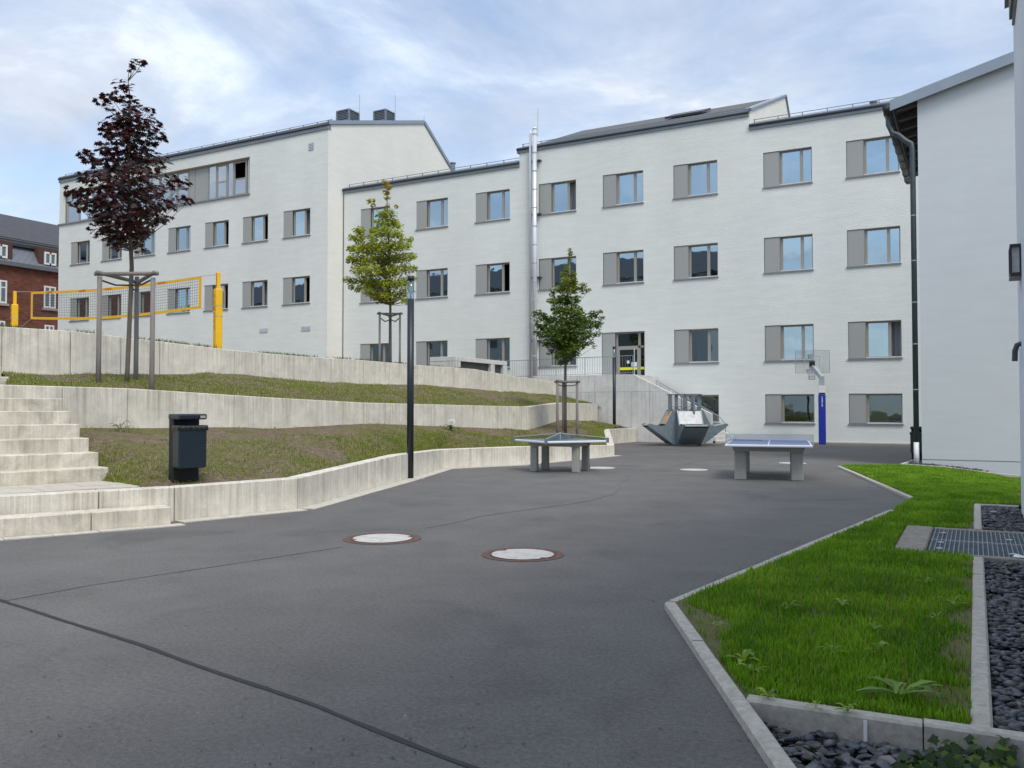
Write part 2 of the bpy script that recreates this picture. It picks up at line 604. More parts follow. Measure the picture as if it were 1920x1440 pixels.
# ------------------------------------------------------------------ mesh builder
class MB:
    def __init__(self):
        self.v = []
        self.f = []

    def quad(self, *p):
        i = len(self.v)
        self.v += [tuple(q) for q in p]
        self.f.append(tuple(range(i, i + len(p))))
        return self

    def box(self, x0, x1, y0, y1, z0, z1):
        return self.hexa([(x0, y0, z0), (x1, y0, z0), (x1, y1, z0), (x0, y1, z0)],
                         [(x0, y0, z1), (x1, y0, z1), (x1, y1, z1), (x0, y1, z1)])

    def hexa(self, lo, hi):
        i = len(self.v)
        n = len(lo)
        self.v += [tuple(p) for p in lo] + [tuple(p) for p in hi]
        self.f.append(tuple(range(i + n - 1, i - 1, -1)))
        self.f.append(tuple(range(i + n, i + 2 * n)))
        for k in range(n):
            j = (k + 1) % n
            self.f.append((i + k, i + j, i + n + j, i + n + k))
        return self

    def prism(self, pts, off):
        o = Vector(off)
        a = [Vector(p) for p in pts]
        return self.hexa(a, [p + o for p in a])

    def beam(self, a, b, w, h, up=(0, 0, 1)):
        a, b = Vector(a), Vector(b)
        d = (b - a).normalized()
        s = d.cross(Vector(up))
        if s.length < 1e-4:
            s = d.cross(Vector((1, 0, 0)))
        s.normalize()
        u = s.cross(d)
        s *= w / 2
        u *= h / 2
        return self.hexa([a - s - u, a + s - u, a + s + u, a - s + u], [b - s - u, b + s - u, b + s + u, b - s + u])

    def tube(self, pts, r, n=8, cap=True):
        pts = [Vector(p) for p in pts]
        if not isinstance(r, (list, tuple)):
            r = [r] * len(pts)
        i0 = len(self.v)
        prev = None
        for k, p in enumerate(pts):
            d = (pts[min(k + 1, len(pts) - 1)] - pts[max(k - 1, 0)])
            d.normalize()
            if prev is None:
                s = d.cross(Vector((0, 0, 1)))
                if s.length < 1e-3:
                    s = d.cross(Vector((1, 0, 0)))
            else:
                s = prev - d * prev.dot(d)
            s.normalize()
            prev = s
            u = d.cross(s)
            for q in range(n):
                a = 2 * PI * q / n
                self.v.append(tuple(p + (s * math.cos(a) + u * math.sin(a)) * r[k]))
        for k in range(len(pts) - 1):
            for q in range(n):
                a = i0 + k * n + q
                b = i0 + k * n + (q + 1) % n
                self.f.append((a, b, b + n, a + n))
        if cap:
            self.f.append(tuple(i0 + q for q in range(n - 1, -1, -1)))
            e = i0 + (len(pts) - 1) * n
            self.f.append(tuple(e + q for q in range(n)))
        return self

    def cyl(self, x, y, z0, z1, r, n=12):
        return self.tube([(x, y, z0), (x, y, z1)], r, n)

    def ring(self, c, r0, r1, z0, z1, n=40):
        i = len(self.v)
        for k in range(n):
            a = 2 * PI * k / n
            for r, z in ((r0, z0), (r0, z1), (r1, z1), (r1, z0)):
                self.v.append((c[0] + r * math.cos(a), c[1] + r * math.sin(a), z))
        for k in range(n):
            a = i + 4 * k
            b = i + 4 * ((k + 1) % n)
            for q in range(4):
                self.f.append((a + q, a + (q + 1) % 4, b + (q + 1) % 4, b + q))
        return self

    def mesh(self, name, mat, smooth=False, off=(0, 0, 0)):
        me = bpy.data.meshes.new(name)
        o = Vector(off)
        me.from_pydata([tuple(Vector(p) - o) for p in self.v], [], self.f)
        me.materials.append(MATS[mat])
        bm = bmesh.new()
        bm.from_mesh(me)
        bmesh.ops.recalc_face_normals(bm, faces=bm.faces)
        bm.to_mesh(me)
        bm.free()
        if smooth:
            for p in me.polygons:
                p.use_smooth = True
        return me

    def build(self, name, mat, parent=None, smooth=False, bevel=0.0, off=None, seg=2):
        if off is None:
            off = ROOTS.get(root_of(parent), (0, 0, 0)) if parent else (0, 0, 0)
        me = self.mesh(name, mat, smooth, off)
        o = link(name, me, parent)
        if bevel:
            b = o.modifiers.new('bevel', 'BEVEL')
            b.width = bevel
            b.segments = seg
            b.limit_method = 'ANGLE'
            b.angle_limit = math.radians(40)
        return o


ROOTS = {}


def root_of(o):
    while o and o.parent:
        o = o.parent
    return o.as_pointer() if o else None


def link(name, me, parent=None, loc=None, rot=None):
    o = bpy.data.objects.new(name, me)
    C.objects.link(o)
    if parent:
        o.parent = parent
    if loc is not None:
        o.location = loc
    if rot is not None:
        o.rotation_euler = rot
    return o


def thing(name, label, cat, loc=(0, 0, 0), rz=0.0, group=None, local=False):
    o = bpy.data.objects.new(name, None)
    o.empty_display_size = 0.2
    C.objects.link(o)
    o.location = loc
    o.rotation_euler = (0, 0, rz)
    o['label'] = label
    o['category'] = cat
    if group:
        o['group'] = group
    if not local:
        ROOTS[o.as_pointer()] = tuple(loc)
    return o


def tag(o, label=None, cat=None, group=None, kind=None):
    if label:
        o['label'] = label
    if cat:
        o['category'] = cat
    if group:
        o['group'] = group
    if kind:
        o['kind'] = kind
    return o


def structure(name, loc=(0, 0, 0)):
    o = bpy.data.objects.new(name, None)
    C.objects.link(o)
    o.location = loc
    o['kind'] = 'structure'
    ROOTS[o.as_pointer()] = tuple(loc)
    return o


def copy_tree(src, parent=None):
    c = src.copy()
    C.objects.link(c)
    c.parent = parent
    for ch in src.children:
        copy_tree(ch, c)
    return c


def text_mesh(s, size, mat, extrude=0.002):
    cu = bpy.data.curves.new('lettering', 'FONT')
    cu.body = s
    cu.size = size
    cu.extrude = extrude
    cu.align_x = 'CENTER'
    cu.align_y = 'CENTER'
    cu.resolution_u = 2
    ob = bpy.data.objects.new('lettering', cu)
    C.objects.link(ob)
    dg = bpy.context.evaluated_depsgraph_get()
    me = bpy.data.meshes.new_from_object(ob.evaluated_get(dg))
    bpy.data.objects.remove(ob)
    me.materials.clear()
    me.materials.append(MATS[mat])
    return me


def frame_mat(xaxis, up):
    """rotation with local x along xaxis and local y along up (for lettering)"""
    x = Vector(xaxis).normalized()
    y = Vector(up).normalized()
    z = x.cross(y)
    return Matrix((x, y, z)).transposed().to_euler()


def numpy_mesh(name, verts, faces_flat, loop_counts, mat, cols=None):
    me = bpy.data.meshes.new(name)
    nv = len(verts)
    me.vertices.add(nv)
    me.vertices.foreach_set('co', np.asarray(verts, dtype=np.float32).ravel())
    nl = len(faces_flat)
    me.loops.add(nl)
    me.loops.foreach_set('vertex_index', np.asarray(faces_flat, dtype=np.int32))
    nf = len(loop_counts)
    me.polygons.add(nf)
    lc = np.asarray(loop_counts, dtype=np.int32)
    st = np.concatenate([[0], np.cumsum(lc)[:-1]]).astype(np.int32)
    me.polygons.foreach_set('loop_start', st)
    me.update(calc_edges=True)
    if cols is not None:
        at = me.color_attributes.new('Col', 'FLOAT_COLOR', 'POINT')
        cc = np.ones((nv, 4), dtype=np.float32)
        cc[:, :3] = cols
        at.data.foreach_set('color', cc.ravel())
    me.materials.append(MATS[mat])
    me.validate()
    return me


def clip_poly(poly, keep):
    """clip 2D polygon by half planes (nx, ny, c): keep nx*x+ny*y<=c"""
    for nx, ny, c in keep:
        out = []
        for i in range(len(poly)):
            a, b = poly[i], poly[(i + 1) % len(poly)]
            da, db = nx * a[0] + ny * a[1] - c, nx * b[0] + ny * b[1] - c
            if da <= 0:
                out.append(a)
            if (da < 0 < db) or (db < 0 < da):
                s = da / (da - db)
                out.append((a[0] + (b[0] - a[0]) * s, a[1] + (b[1] - a[1]) * s))
        poly = out
        if len(poly) < 3:
            return []
    return poly


# ------------------------------------------------------------------ ground
YF = 39.5           # facade plane of the long wing
YS = 36.7           # front of the concrete stair wall
K1 = onz(1255, 1140)
K1e = onz(1460, 1440)
K1d = (K1e - K1).normalized()
K1f = K1 + K1d * 6.5
K2e = onz(1672, 962)
K3s = onz(1712, 938)
K3e = onz(1573, 877)
YR = 24.68
XR = -1.24
BED_L = onz(1690, 876)

g = MB()
g.quad((-600, -400, -0.6), (400, -400, -0.6), (400, 700, -0.6), (-600, 700, -0.6))
o = g.build('ground', 'lawn_green')
tag(o, kind='structure')

asp = MB()
pts = [(-45, -25), (K1f.x + 1.5, -25), (K1f.x, K1f.y), (K1.x, K1.y), (K2e.x, K2e.y), (K3s.x, K3s.y), (K3e.x, K3e.y),
       (BED_L.x - 0.02, BED_L.y), (-1.55, 26.2), (-1.30, 26.2), (-1.30, 43), (-17, 43), (-17, 24), (-12.4, 18), (-9.6, 9.8), (-14, 4)]
asp.quad(*[(x, y, 0.0) for x, y in pts])
asphalt = asp.build('asphalt_yard', 'asphalt')
tag(asphalt, kind='structure')


def strip_on_ground(pix, w0, w1, name, mat, z=0.004, jit=0.0, parent=asphalt):
    P = [onz(x, y) for x, y in pix]
    # resample
    out = []
    for a, b in zip(P[:-1], P[1:]):
        n = max(2, int((b - a).length / 0.08))
        for k in range(n):
            out.append(a.lerp(b, k / n))
    out.append(P[-1])
    m = MB()
    prev = None
    for k, p in enumerate(out):
        d = (out[min(k + 1, len(out) - 1)] - out[max(0, k - 1)]).normalized()
        s = Vector((-d.y, d.x, 0))
        t = k / len(out)
        w = (w0 + (w1 - w0) * t) * (1 + 0.5 * mnoise.noise(Vector((k * 0.11, 3.1, 0))) + 0.35 * mnoise.noise(Vector((k * 0.6, 7.1, 0)))) / 2
        wob = s * (jit * mnoise.noise(Vector((k * 0.07, 9.3, 1.7))))
        cur = (p + wob - s * w, p + wob + s * (w * (0.7 + 0.5 * mnoise.noise(Vector((k * 0.21, 0, 5))))))
        if prev:
            m.quad((*prev[0].xy, z), (*cur[0].xy, z), (*cur[1].xy, z), (*prev[1].xy, z))
        prev = cur
    return m.build(name, mat, parent)


strip_on_ground([(-900, 905), (-350, 1010), (-60, 1102), (0, 1125), (190, 1185), (340, 1238), (600, 1328), (890, 1440), (1010, 1490)], 0.046, 0.040, 'tar_seam', 'tar', jit=0.03)
strip_on_ground([(6, 1127), (160, 1098), (420, 1060), (640, 1026)], 0.02, 0.03, 'paving_seam', 'asphalt_seam', jit=0.05)
strip_on_ground([(795, 990), (900, 968), (1100, 940), (1145, 925), (1180, 890), (1200, 880)], 0.05, 0.09, 'paving_seam', 'asphalt_seam', jit=0.10)
strip_on_ground([(1240, 880), (1300, 866), (1375, 858)], 0.10, 0.12, 'paving_seam', 'asphalt_seam', jit=0.05)

# ------------------------------------------------------------------ retaining walls
def wall_pts(rows):
    """rows: (lat, d, ztop, zbottom) -> list of (Vector xy0, ztop, zbot)"""
    return [(W(a, b), zt, zb) for a, b, zt, zb in rows]


def wall_from_pixels(rows):
    out = []
    for x, d, yt, yb in rows:
        p = ond(x, yt, d)
        q = ond(x, yb, d)
        out.append((Vector((p.x, p.y, 0)), p.z, q.z))
    return out


def retaining_wall(name, label, pts, thick, side, joints, mat, sub=0.5):
    """pts: polyline (front line). side=+1 : body lies to the left of walking direction."""
    root = thing(name, label, 'wall', tuple(pts[len(pts) // 2][0]))
    n = len(pts)
    offs = []
    for i in range(n):
        a = pts[max(i - 1, 0)][0]
        b = pts[i][0]
        c = pts[min(i + 1, n - 1)][0]
        d1 = (b - a).normalized() if i > 0 else (c - b).normalized()
        d2 = (c - b).normalized() if i < n - 1 else d1
        nn = Vector((-(d1 + d2).y, (d1 + d2).x, 0)).normalized() * side
        co = max(0.4, nn.dot(Vector((-d1.y, d1.x, 0)) * side))
        offs.append(b + nn * thick / co)
    # split into panels at joints (fractions between points)
    segs = []
    for i in range(n - 1):
        L_ = (pts[i + 1][0] - pts[i][0]).length
        cuts = [0.0] + sorted(joints.get(i, [])) + [1.0]
        for s0, s1 in zip(cuts[:-1], cuts[1:]):
            segs.append((i, s0, s1, L_))
    for i, s0, s1, L_ in segs:
        gap = 0.006 / L_
        a0, a1 = s0 + gap, s1 - gap
        def at(s):
            f = pts[i][0].lerp(pts[i + 1][0], s)
            b = offs[i].lerp(offs[i + 1], s)
            zt = pts[i][1] + (pts[i + 1][1] - pts[i][1]) * s
            return f, b, zt
        f0, b0, t0 = at(a0)
        f1, b1, t1 = at(a1)
        zb = min(pts[i][2], pts[i + 1][2]) - 0.5
        m = MB()
        m.hexa([(*f0.xy, zb), (*f1.xy, zb), (*b1.xy, zb), (*b0.xy, zb)],
               [(*f0.xy, t0), (*f1.xy, t1), (*b1.xy, t1), (*b0.xy, t0)])
        m.build('wall_panel', mat, root, bevel=0.012, seg=1)
    return root, offs


LW = wall_pts([(-12.0, 5.6, 0.44, 0), (-6.2, 10.30, 0.445, 0), (-4.49, 11.40, 0.455, 0), (-3.19, 12.77, 0.463, 0),
               (-2.30, 17.6, 0.555, 0), (-1.71, 21.4, 0.48, 0), (0.27, 22.86, 0.486, 0), (3.27, 27.3, 0.33, 0), (4.10, 36.0, 0.63, 0)])
endp = ony(1194, 825, YS - 0.02)
LW.append((Vector((endp.x, endp.y, 0)), 0.62, 0))
lower_wall, LW_in = retaining_wall('retaining_wall', 'low board-marked concrete retaining wall along the asphalt yard', LW, 0.24, 1,
                            {1: [0.55], 3: [0.33, 0.62], 4: [0.5], 6: [0.28, 0.6], 7: [0.5]}, 'wall_concrete')

MWp = [(-140, 12.2, 716, 800), (0, 13.7, 721, 800), (118, 14.55, 724.5, 803), (240, 15.6, 728, 803), (440, 17.3, 741, 801), (510, 18.4, 745.5, 804),
       (682, 21.0, 755, 794), (920, 26.2, 761, 803), (992, 28.2, 762.5, 806), (1052, 34.0, 755, 787), (1121, 39.5, 757, 790)]
MW = wall_from_pixels(MWp)
mid_wall, MW_in = retaining_wall('retaining_wall', 'middle concrete retaining wall between the two grass slopes', MW, 0.25, 1,
                          {0: [0.5], 4: [0.5], 6: [0.5], 7: [0.4]}, 'wall_concrete')
UWp = [(-330, 15.0, 596, 690), (-120, 18.2, 604, 694), (0, 19.3, 612, 698), (133, 20.2, 620.5, 708), (300, 21.5, 640, 702), (440, 23.0, 657, 701), (565, 25.5, 668, 714),
       (682, 28.0, 675.5, 721), (777, 30.0, 684, 721), (890, 33.0, 692, 729), (967, 36.4, 706, 739), (1044, 40.3, 716, 741)]
UW = wall_from_pixels(UWp)
upper_wall, UW_in = retaining_wall('retaining_wall', 'topmost concrete retaining wall below the volleyball net', UW, 0.25, 1,
                            {2: [0.03], 3: [0.55], 7: [0.5]}, 'wall_concrete')


# ------------------------------------------------------------------ grass slopes (lofts between walls)
def resample(P, n):
    P = [Vector(p) for p in P]
    cum = [0]
    for a, b in zip(P[:-1], P[1:]):
        cum.append(cum[-1] + (b - a).length)
    out = []
    for k in range(n):
        s = cum[-1] * k / (n - 1)
        i = 0
        while i < len(P) - 2 and cum[i + 1] < s:
            i += 1
        t = (s - cum[i]) / max(1e-6, cum[i + 1] - cum[i])
        out.append(P[i].lerp(P[i + 1], min(1, max(0, t))))
    return out


def loft(name, A, B, nu, nv, mat, bulge=0.0, rough=0.04):
    a, b = resample(A, nu), resample(B, nu)
    grid = []
    for i in range(nu):
        row = []
        for j in range(nv):
            t = j / (nv - 1)
            p = a[i].lerp(b[i], t)
            p.z += bulge * math.sin(PI * t) + rough * mnoise.noise(p * 0.9) * math.sin(PI * t) * 2 + rough * 0.5 * mnoise.noise(p * 4.0) * (1 if 0 < j < nv - 1 else 0.4)
            row.append(p)
        grid.append(row)
    m = MB()
    m.v = [tuple(p) for r in grid for p in r]
    for i in range(nu - 1):
        for j in range(nv - 1):
            m.f.append((i * nv + j, (i + 1) * nv + j, (i + 1) * nv + j + 1, i * nv + j + 1))
    o = m.build(name, mat, smooth=True)
    tag(o, kind='structure')
    return grid


P1 = W(-5.91, 12.54)
NB = (FW0 - RT).normalized()      # direction the lower stair climbs
DR = (FW0 + RT).normalized()      # along its front edges
lowA = [Vector((*(P1 - DR * 0.10 + NB * 0.06).xy, 0.42)), W(-5.05, 11.62, 0.42)] + [Vector((*LW_in[i].xy, LW[i][1] - 0.04)) for i in range(3, 9)]
lowB = []
for i in range(2, 11):
    lowB.append(Vector((*MW[i][0].xy, MW[i][2])))
lowB[0] = Vector((*MW[1][0].lerp(MW[2][0], 0.8).xy, MW[2][2]))
lowB.insert(1, Vector((*MW[2][0].lerp(MW[3][0], 0.25).xy, MW[2][2])))
lowB.append(Vector((endp.x - 0.3, YS, 0.60)))
grid_low = loft('lower_grass_slope', lowA, lowB, 90, 16, 'lawn_soil', 0.06, 0.06)
upA = [Vector((*MW_in[i].xy, MW[i][1] - 0.04)) for i in range(2, 11)] + [Vector((-15.2, YS, 1.5))]
upA[0] = Vector((*MW_in[1].lerp(MW_in[2], 0.30).xy, MW[2][1] - 0.05))
upB = [Vector((*UW[i][0].xy, UW[i][2])) for i in range(3, 12)]
upB[0] = Vector((*UW[2][0].lerp(UW[3][0], 0.02).xy, UW[3][2] + 0.02))
grid_up = loft('upper_grass_slope', upA, upB, 90, 14, 'lawn_soil', 0.10, 0.07)
plA = [Vector((*UW_in[i].xy, UW[i][1] - 0.03)) for i in range(0, 12)]
plB = [(-115, 41, 3.1), (-100, 41, 3.1), (-80, 41, 3.1), (-62, 41, 3.1), (-52, 41, 3.05), (-44, 41, 3.05), (-38, 41, 3.0), (-33, 41, 3.0), (-29, 41, 3.0), (-25, 41, 2.95), (-21, 41, 2.95), (-18.2, 41, 2.95)]
grid_pl = loft('plateau_lawn', plA, plB, 70, 12, 'lawn_soil', 0.0, 0.03)
m = MB()
m.quad((-115, 10, 2.0), (-30, 10, 2.0), (-30, 41, 2.6), (-115, 41, 2.6))
m.quad((-115, 40.5, 3.08), (-18, 40.5, 2.9), (-18, 75, 2.9), (-115, 75, 3.08))
tag(m.build('terrain', 'lawn_soil'), kind='structure')

# ------------------------------------------------------------------ left stairs and landing
st = thing('stairs', 'weathered concrete block steps climbing beside the retaining walls at left', 'stairs', tuple(P1))
Z1, RIS, TRD = 0.638, 0.2056, 0.41
for k in range(6):
    p = P1 + NB * (TRD * k)
    a = p - DR * 6.5
    z = Z1 + RIS * k
    m = MB()
    m.hexa([(*a.xy, z - 0.55), (*p.xy, z - 0.55), (*(p + NB * 0.62).xy, z - 0.55), (*(a + NB * 0.62).xy, z - 0.55)],
           [(*a.xy, z), (*p.xy, z), (*(p + NB * 0.62).xy, z), (*(a + NB * 0.62).xy, z)])
    m.build('step', 'step_concrete', st, bevel=0.012, seg=1)
# continuing flight above the middle wall
for k in range(5):
    p = W(-9.2 - 0.36 * k, 15.6 + 0.36 * k)
    z = 2.08 + 0.21 * k
    a = p - DR * 5
    m = MB()
    m.hexa([(*a.xy, z - 0.6), (*p.xy, z - 0.6), (*(p + NB * 0.6).xy, z - 0.6), (*(a + NB * 0.6).xy, z - 0.6)],
           [(*a.xy, z), (*p.xy, z), (*(p + NB * 0.6).xy, z), (*(a + NB * 0.6).xy, z)])
    m.build('step', 'step_concrete', st, bevel=0.012, seg=1)
# lowest step in front of the wall : blocks
st0 = thing('block_step', 'long low concrete block step in front of the wall at lower left', 'step', tuple(onz(160, 1000)))
q1 = onz(321, 984)
q0 = onz(0, 1010)
dd = (q1 - q0).normalized()
nn = Vector((-dd.y, dd.x, 0))
for s0, s1 in ((-4.0, -1.6), (-1.59, 0.96), (0.97, (q1 - q0).length)):
    a, b = q0 + dd * s0, q0 + dd * s1
    m = MB()
    zt = 0.232
    m.hexa([(*a.xy, -0.2), (*b.xy, -0.2), (*(b + nn * 0.34).xy, -0.2), (*(a + nn * 0.34).xy, -0.2)],
           [(*a.xy, zt), (*b.xy, zt), (*(b + nn * 0.34).xy, zt), (*(a + nn * 0.34).xy, zt)])
    m.build('step_block', 'step_concrete', st0, bevel=0.012, seg=1)
# landing slabs
land = structure('paved_landing', tuple(P1))
base = MB()
Lin = [LW_in[0], LW_in[1], LW_in[2]]
R_ = W(-5.05, 11.62)
outer = [P1 - DR * 7, P1 + DR * 0.02, R_]
poly = [(p.x, p.y) for p in outer] + [(LW_in[2].x, LW_in[2].y), (LW_in[1].x, LW_in[1].y), (LW_in[0].x, LW_in[0].y)]
poly = [(P1.x - DR.x * 7, P1.y - DR.y * 7), (P1.x, P1.y), (R_.x, R_.y), (LW_in[1].lerp(LW_in[2], 0.75).x, LW_in[1].lerp(LW_in[2], 0.75).y), (LW_in[1].x, LW_in[1].y), (LW_in[0].x, LW_in[0].y)]
base.quad(*[(x, y, 0.425) for x, y in poly])
base.build('bedding', 'joint_dark', land)


def halfplanes(poly):
    out = []
    cx = sum(p[0] for p in poly) / len(poly)
    cy = sum(p[1] for p in poly) / len(poly)
    for i in range(len(poly)):
        a, b = poly[i], poly[(i + 1) % len(poly)]
        nx, ny = b[1] - a[1], -(b[0] - a[0])
        l = math.hypot(nx, ny)
        nx, ny = nx / l, ny / l
        c = nx * a[0] + ny * a[1]
        if nx * cx + ny * cy > c:
            nx, ny, c = -nx, -ny, -c
        out.append((nx, ny, c))
    return out


hp = halfplanes(poly)
for i in range(-16, 3):
    for j in range(-6, 1):
        o0 = P1 + DR * (i * 0.6) + NB * (j * 0.4)
        q = [o0 + DR * 0.004 + NB * 0.004, o0 + DR * 0.596 + NB * 0.004, o0 + DR * 0.596 + NB * 0.396, o0 + DR * 0.004 + NB * 0.396]
        cp = clip_poly([(p.x, p.y) for p in q], hp)
        if len(cp) >= 3:
            m = MB()
            dz = random.uniform(0, 0.004)
            m.hexa([(x, y, 0.40) for x, y in cp], [(x, y, 0.446 + dz) for x, y in cp])
            m.build('paver', 'paver_concrete', land)

# paver strip along the foot of the low wall
strip = structure('paving_strip', tuple(LW[4][0]))


def strip_pavers(a, b, w, side=-1, z=0.012, ln=0.5):
    d = (b - a)
    n = max(1, int(d.length / ln))
    d.normalize()
    s = Vector((-d.y, d.x, 0)) * side
    step = (b - a).length / n
    for k in range(n):
        p = a + d * (step * k + 0.004) + s * 0.006
        q = a + d * (step * (k + 1) - 0.004) + s * 0.006
        m = MB()
        zz_ = z + random.uniform(-0.002, 0.003)
        m.hexa([(*p.xy, -0.05), (*q.xy, -0.05), (*(q + s * w).xy, -0.05), (*(p + s * w).xy, -0.05)],
               [(*p.xy, zz_), (*q.xy, zz_), (*(q + s * w).xy, zz_), (*(p + s * w).xy, zz_)])
        m.build('paver', 'paver_strip', strip)


for i in (2, 3, 4, 5, 6):
    strip_pavers(LW[i][0], LW[i + 1][0], 0.26)
strip_pavers(q0 - dd * 3.5, q1 + dd * 0.12, 0.20)
m = MB()
pb = onz(769, 898)
m.box(pb.x - 0.24, pb.x + 0.24, pb.y - 0.2, pb.y + 0.2, -0.05, 0.018)
m.build('paver', 'paver_strip', strip)

# ------------------------------------------------------------------ windows
WW, WH = 2.12, 1.60


def make_window_meshes(w, h, twin=True):
    M = {}
    a = MB()   # reveal + frame
    D = 0.20
    a.box(-0.012, 0.0, -0.004, D, 0, h)
    M['edge'] = None
    f = MB()
    px = 0.69
    # lintel, right jamb lining, left inner jamb
    f.box(px, w, 0.002, D, h - 0.025, h)
    f.box(w - 0.02, w, 0.002, D, 0, h - 0.025)
    f.box(px, px + 0.02, 0.035, D, 0, h - 0.025)
    # fixed frame
    yf0, yf1 = 0.13, 0.19
    f.box(px + 0.02, px + 0.115, yf0, yf1, 0.03, h - 0.025)
    f.box(w - 0.055, w - 0.02, yf0, yf1, 0.03, h - 0.025)
    f.box(px + 0.115, w - 0.055, yf0, yf1, h - 0.085, h - 0.025)
    f.box(px + 0.115, w - 0.055, yf0, yf1, 0.03, 0.075)
    if twin:
        f.box(1.58, 1.71, yf0 - 0.01, yf1, 0.075, h - 0.085)
    M['window'] = f.mesh('window', 'frame_taupe')
    s = MB()
    s.box(0.012, px - 0.006, 0.03, 0.075, 0.012, h - 0.02)
    M['shutter'] = s.mesh('shutter', 'shutter_metal')
    d = MB()
    d.box(0.0, px + 0.02, 0.076, 0.30, 0.0, h)
    d.box(0.0, w, D + 0.01, 0.30, h - 0.02, h)
    M['shutter_box'] = d.mesh('shutter_box', 'frame_dark')
    s = MB()
    s.box(-0.035, w + 0.03, -0.055, 0.10, -0.055, 0.0)
    M['sill'] = s.mesh('sill', 'sill_grey')
    s = MB()
    s.box(px + 0.022, w + 0.012, -0.065, 0.128, 0.001, 0.040)
    M['inner_sill'] = s.mesh('inner_sill', 'sill_metal')
    x0, x1, x2, x3 = px + 0.115, (1.58 if twin else w - 0.055), 1.71, w - 0.055
    g1 = MB()
    g1.quad((x0, 0.165, 0.075), (x1, 0.165, 0.075), (x1, 0.165, h - 0.085), (x0, 0.165, h - 0.085))
    M['pane'] = g1.mesh('pane', 'glass' if twin else 'glass_teal')
    if twin:
        g2 = MB()
        g2.quad((x2, 0.163, 0.075), (x3, 0.163, 0.075), (x3, 0.163, h - 0.085), (x2, 0.163, h - 0.085))
        M['pane2'] = g2.mesh('pane', 'glass')
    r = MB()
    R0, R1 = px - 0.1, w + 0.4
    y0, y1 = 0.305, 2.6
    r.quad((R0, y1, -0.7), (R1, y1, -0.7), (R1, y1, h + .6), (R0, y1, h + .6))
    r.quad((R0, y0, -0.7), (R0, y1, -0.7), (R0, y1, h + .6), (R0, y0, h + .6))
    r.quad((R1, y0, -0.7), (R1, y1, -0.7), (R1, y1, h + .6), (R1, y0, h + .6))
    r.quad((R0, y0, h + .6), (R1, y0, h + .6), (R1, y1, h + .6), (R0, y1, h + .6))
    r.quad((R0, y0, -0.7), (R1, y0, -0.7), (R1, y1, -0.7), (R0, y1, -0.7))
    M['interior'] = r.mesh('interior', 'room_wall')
    return M


def curtain_mesh(x0, x1, h, y=0.42, amp=0.03, freq=26, ph=0.0):
    m = MB()
    n = max(6, int((x1 - x0) / 0.02))
    i0 = 0
    for k in range(n + 1):
        x = x0 + (x1 - x0) * k / n
        yy = y + amp * math.sin(freq * x + ph) + amp * 0.5 * math.sin(freq * 0.43 * x + 1 + ph)
        m.v += [(x, yy, 0.0), (x, yy, h)]
    for k in range(n):
        m.f.append((2 * k, 2 * k + 2, 2 * k + 3, 2 * k + 1))
    return m.mesh('curtain', 'curtain', True)


WM = make_window_meshes(WW, WH)
WB = make_window_meshes(WW, 1.30, False)
CUR_FULL = curtain_mesh(0.70, 2.10, 1.58, ph=0.3)
CUR_LEFT = curtain_mesh(0.95, 1.62, 1.58, ph=1.3)
CUR_SIDE = curtain_mesh(0.75, 1.05, 1.58, ph=2.2)


def window(parent, X, Y, Z, M=WM, cur=None, open_right=False):
    base = ROOTS[parent.as_pointer()]
    w = link('window', M['window'], parent, (X - base[0], Y - base[1], Z - base[2]))
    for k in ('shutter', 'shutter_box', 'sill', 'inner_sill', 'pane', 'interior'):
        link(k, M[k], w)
    if not open_right and 'pane2' in M:
        link('pane', M['pane2'], w)
    if cur:
        link('curtain', cur, w)
    return w


def wall_grid(mb, x0, x1, z0, z1, Y, holes, slope_top=None):
    xs = sorted(set([x0, x1] + [h[0] for h in holes] + [h[1] for h in holes]))
    zs = sorted(set([z0, z1] + [h[2] for h in holes] + [h[3] for h in holes]))
    xs = [x for x in xs if x0 <= x <= x1]
    zs = [z for z in zs if z0 <= z <= z1]
    for xa, xb in zip(xs[:-1], xs[1:]):
        run = None
        for za, zb in zip(zs[:-1], zs[1:]):
            cx, cz = (xa + xb) / 2, (za + zb) / 2
            inside = any(h[0] < cx < h[1] and h[2] < cz < h[3] for h in holes)
            if inside:
                if run:
                    mb.quad((xa, Y, run[0]), (xb, Y, run[0]), (xb, Y, run[1]), (xa, Y, run[1]))
                run = None
            else:
                run = (run[0], zb) if run else (za, zb)
        if run:
            mb.quad((xa, Y, run[0]), (xb, Y, run[0]), (xb, Y, run[1]), (xa, Y, run[1]))
    for h in holes:   # plaster reveals
        if len(h) > 4:
            continue
        a, b, c, d = h
        mb.quad((a, Y, c), (a, Y + 0.32, c), (a, Y + 0.32, d), (a, Y, d))
        mb.quad((b, Y, c), (b, Y + 0.32, c), (b, Y + 0.32, d), (b, Y, d))
        mb.quad((a, Y, d), (b, Y, d), (b, Y + 0.32, d), (a, Y + 0.32, d))
        mb.quad((a, Y, c), (b, Y, c), (b, Y + 0.32, c), (a, Y + 0.32, c))


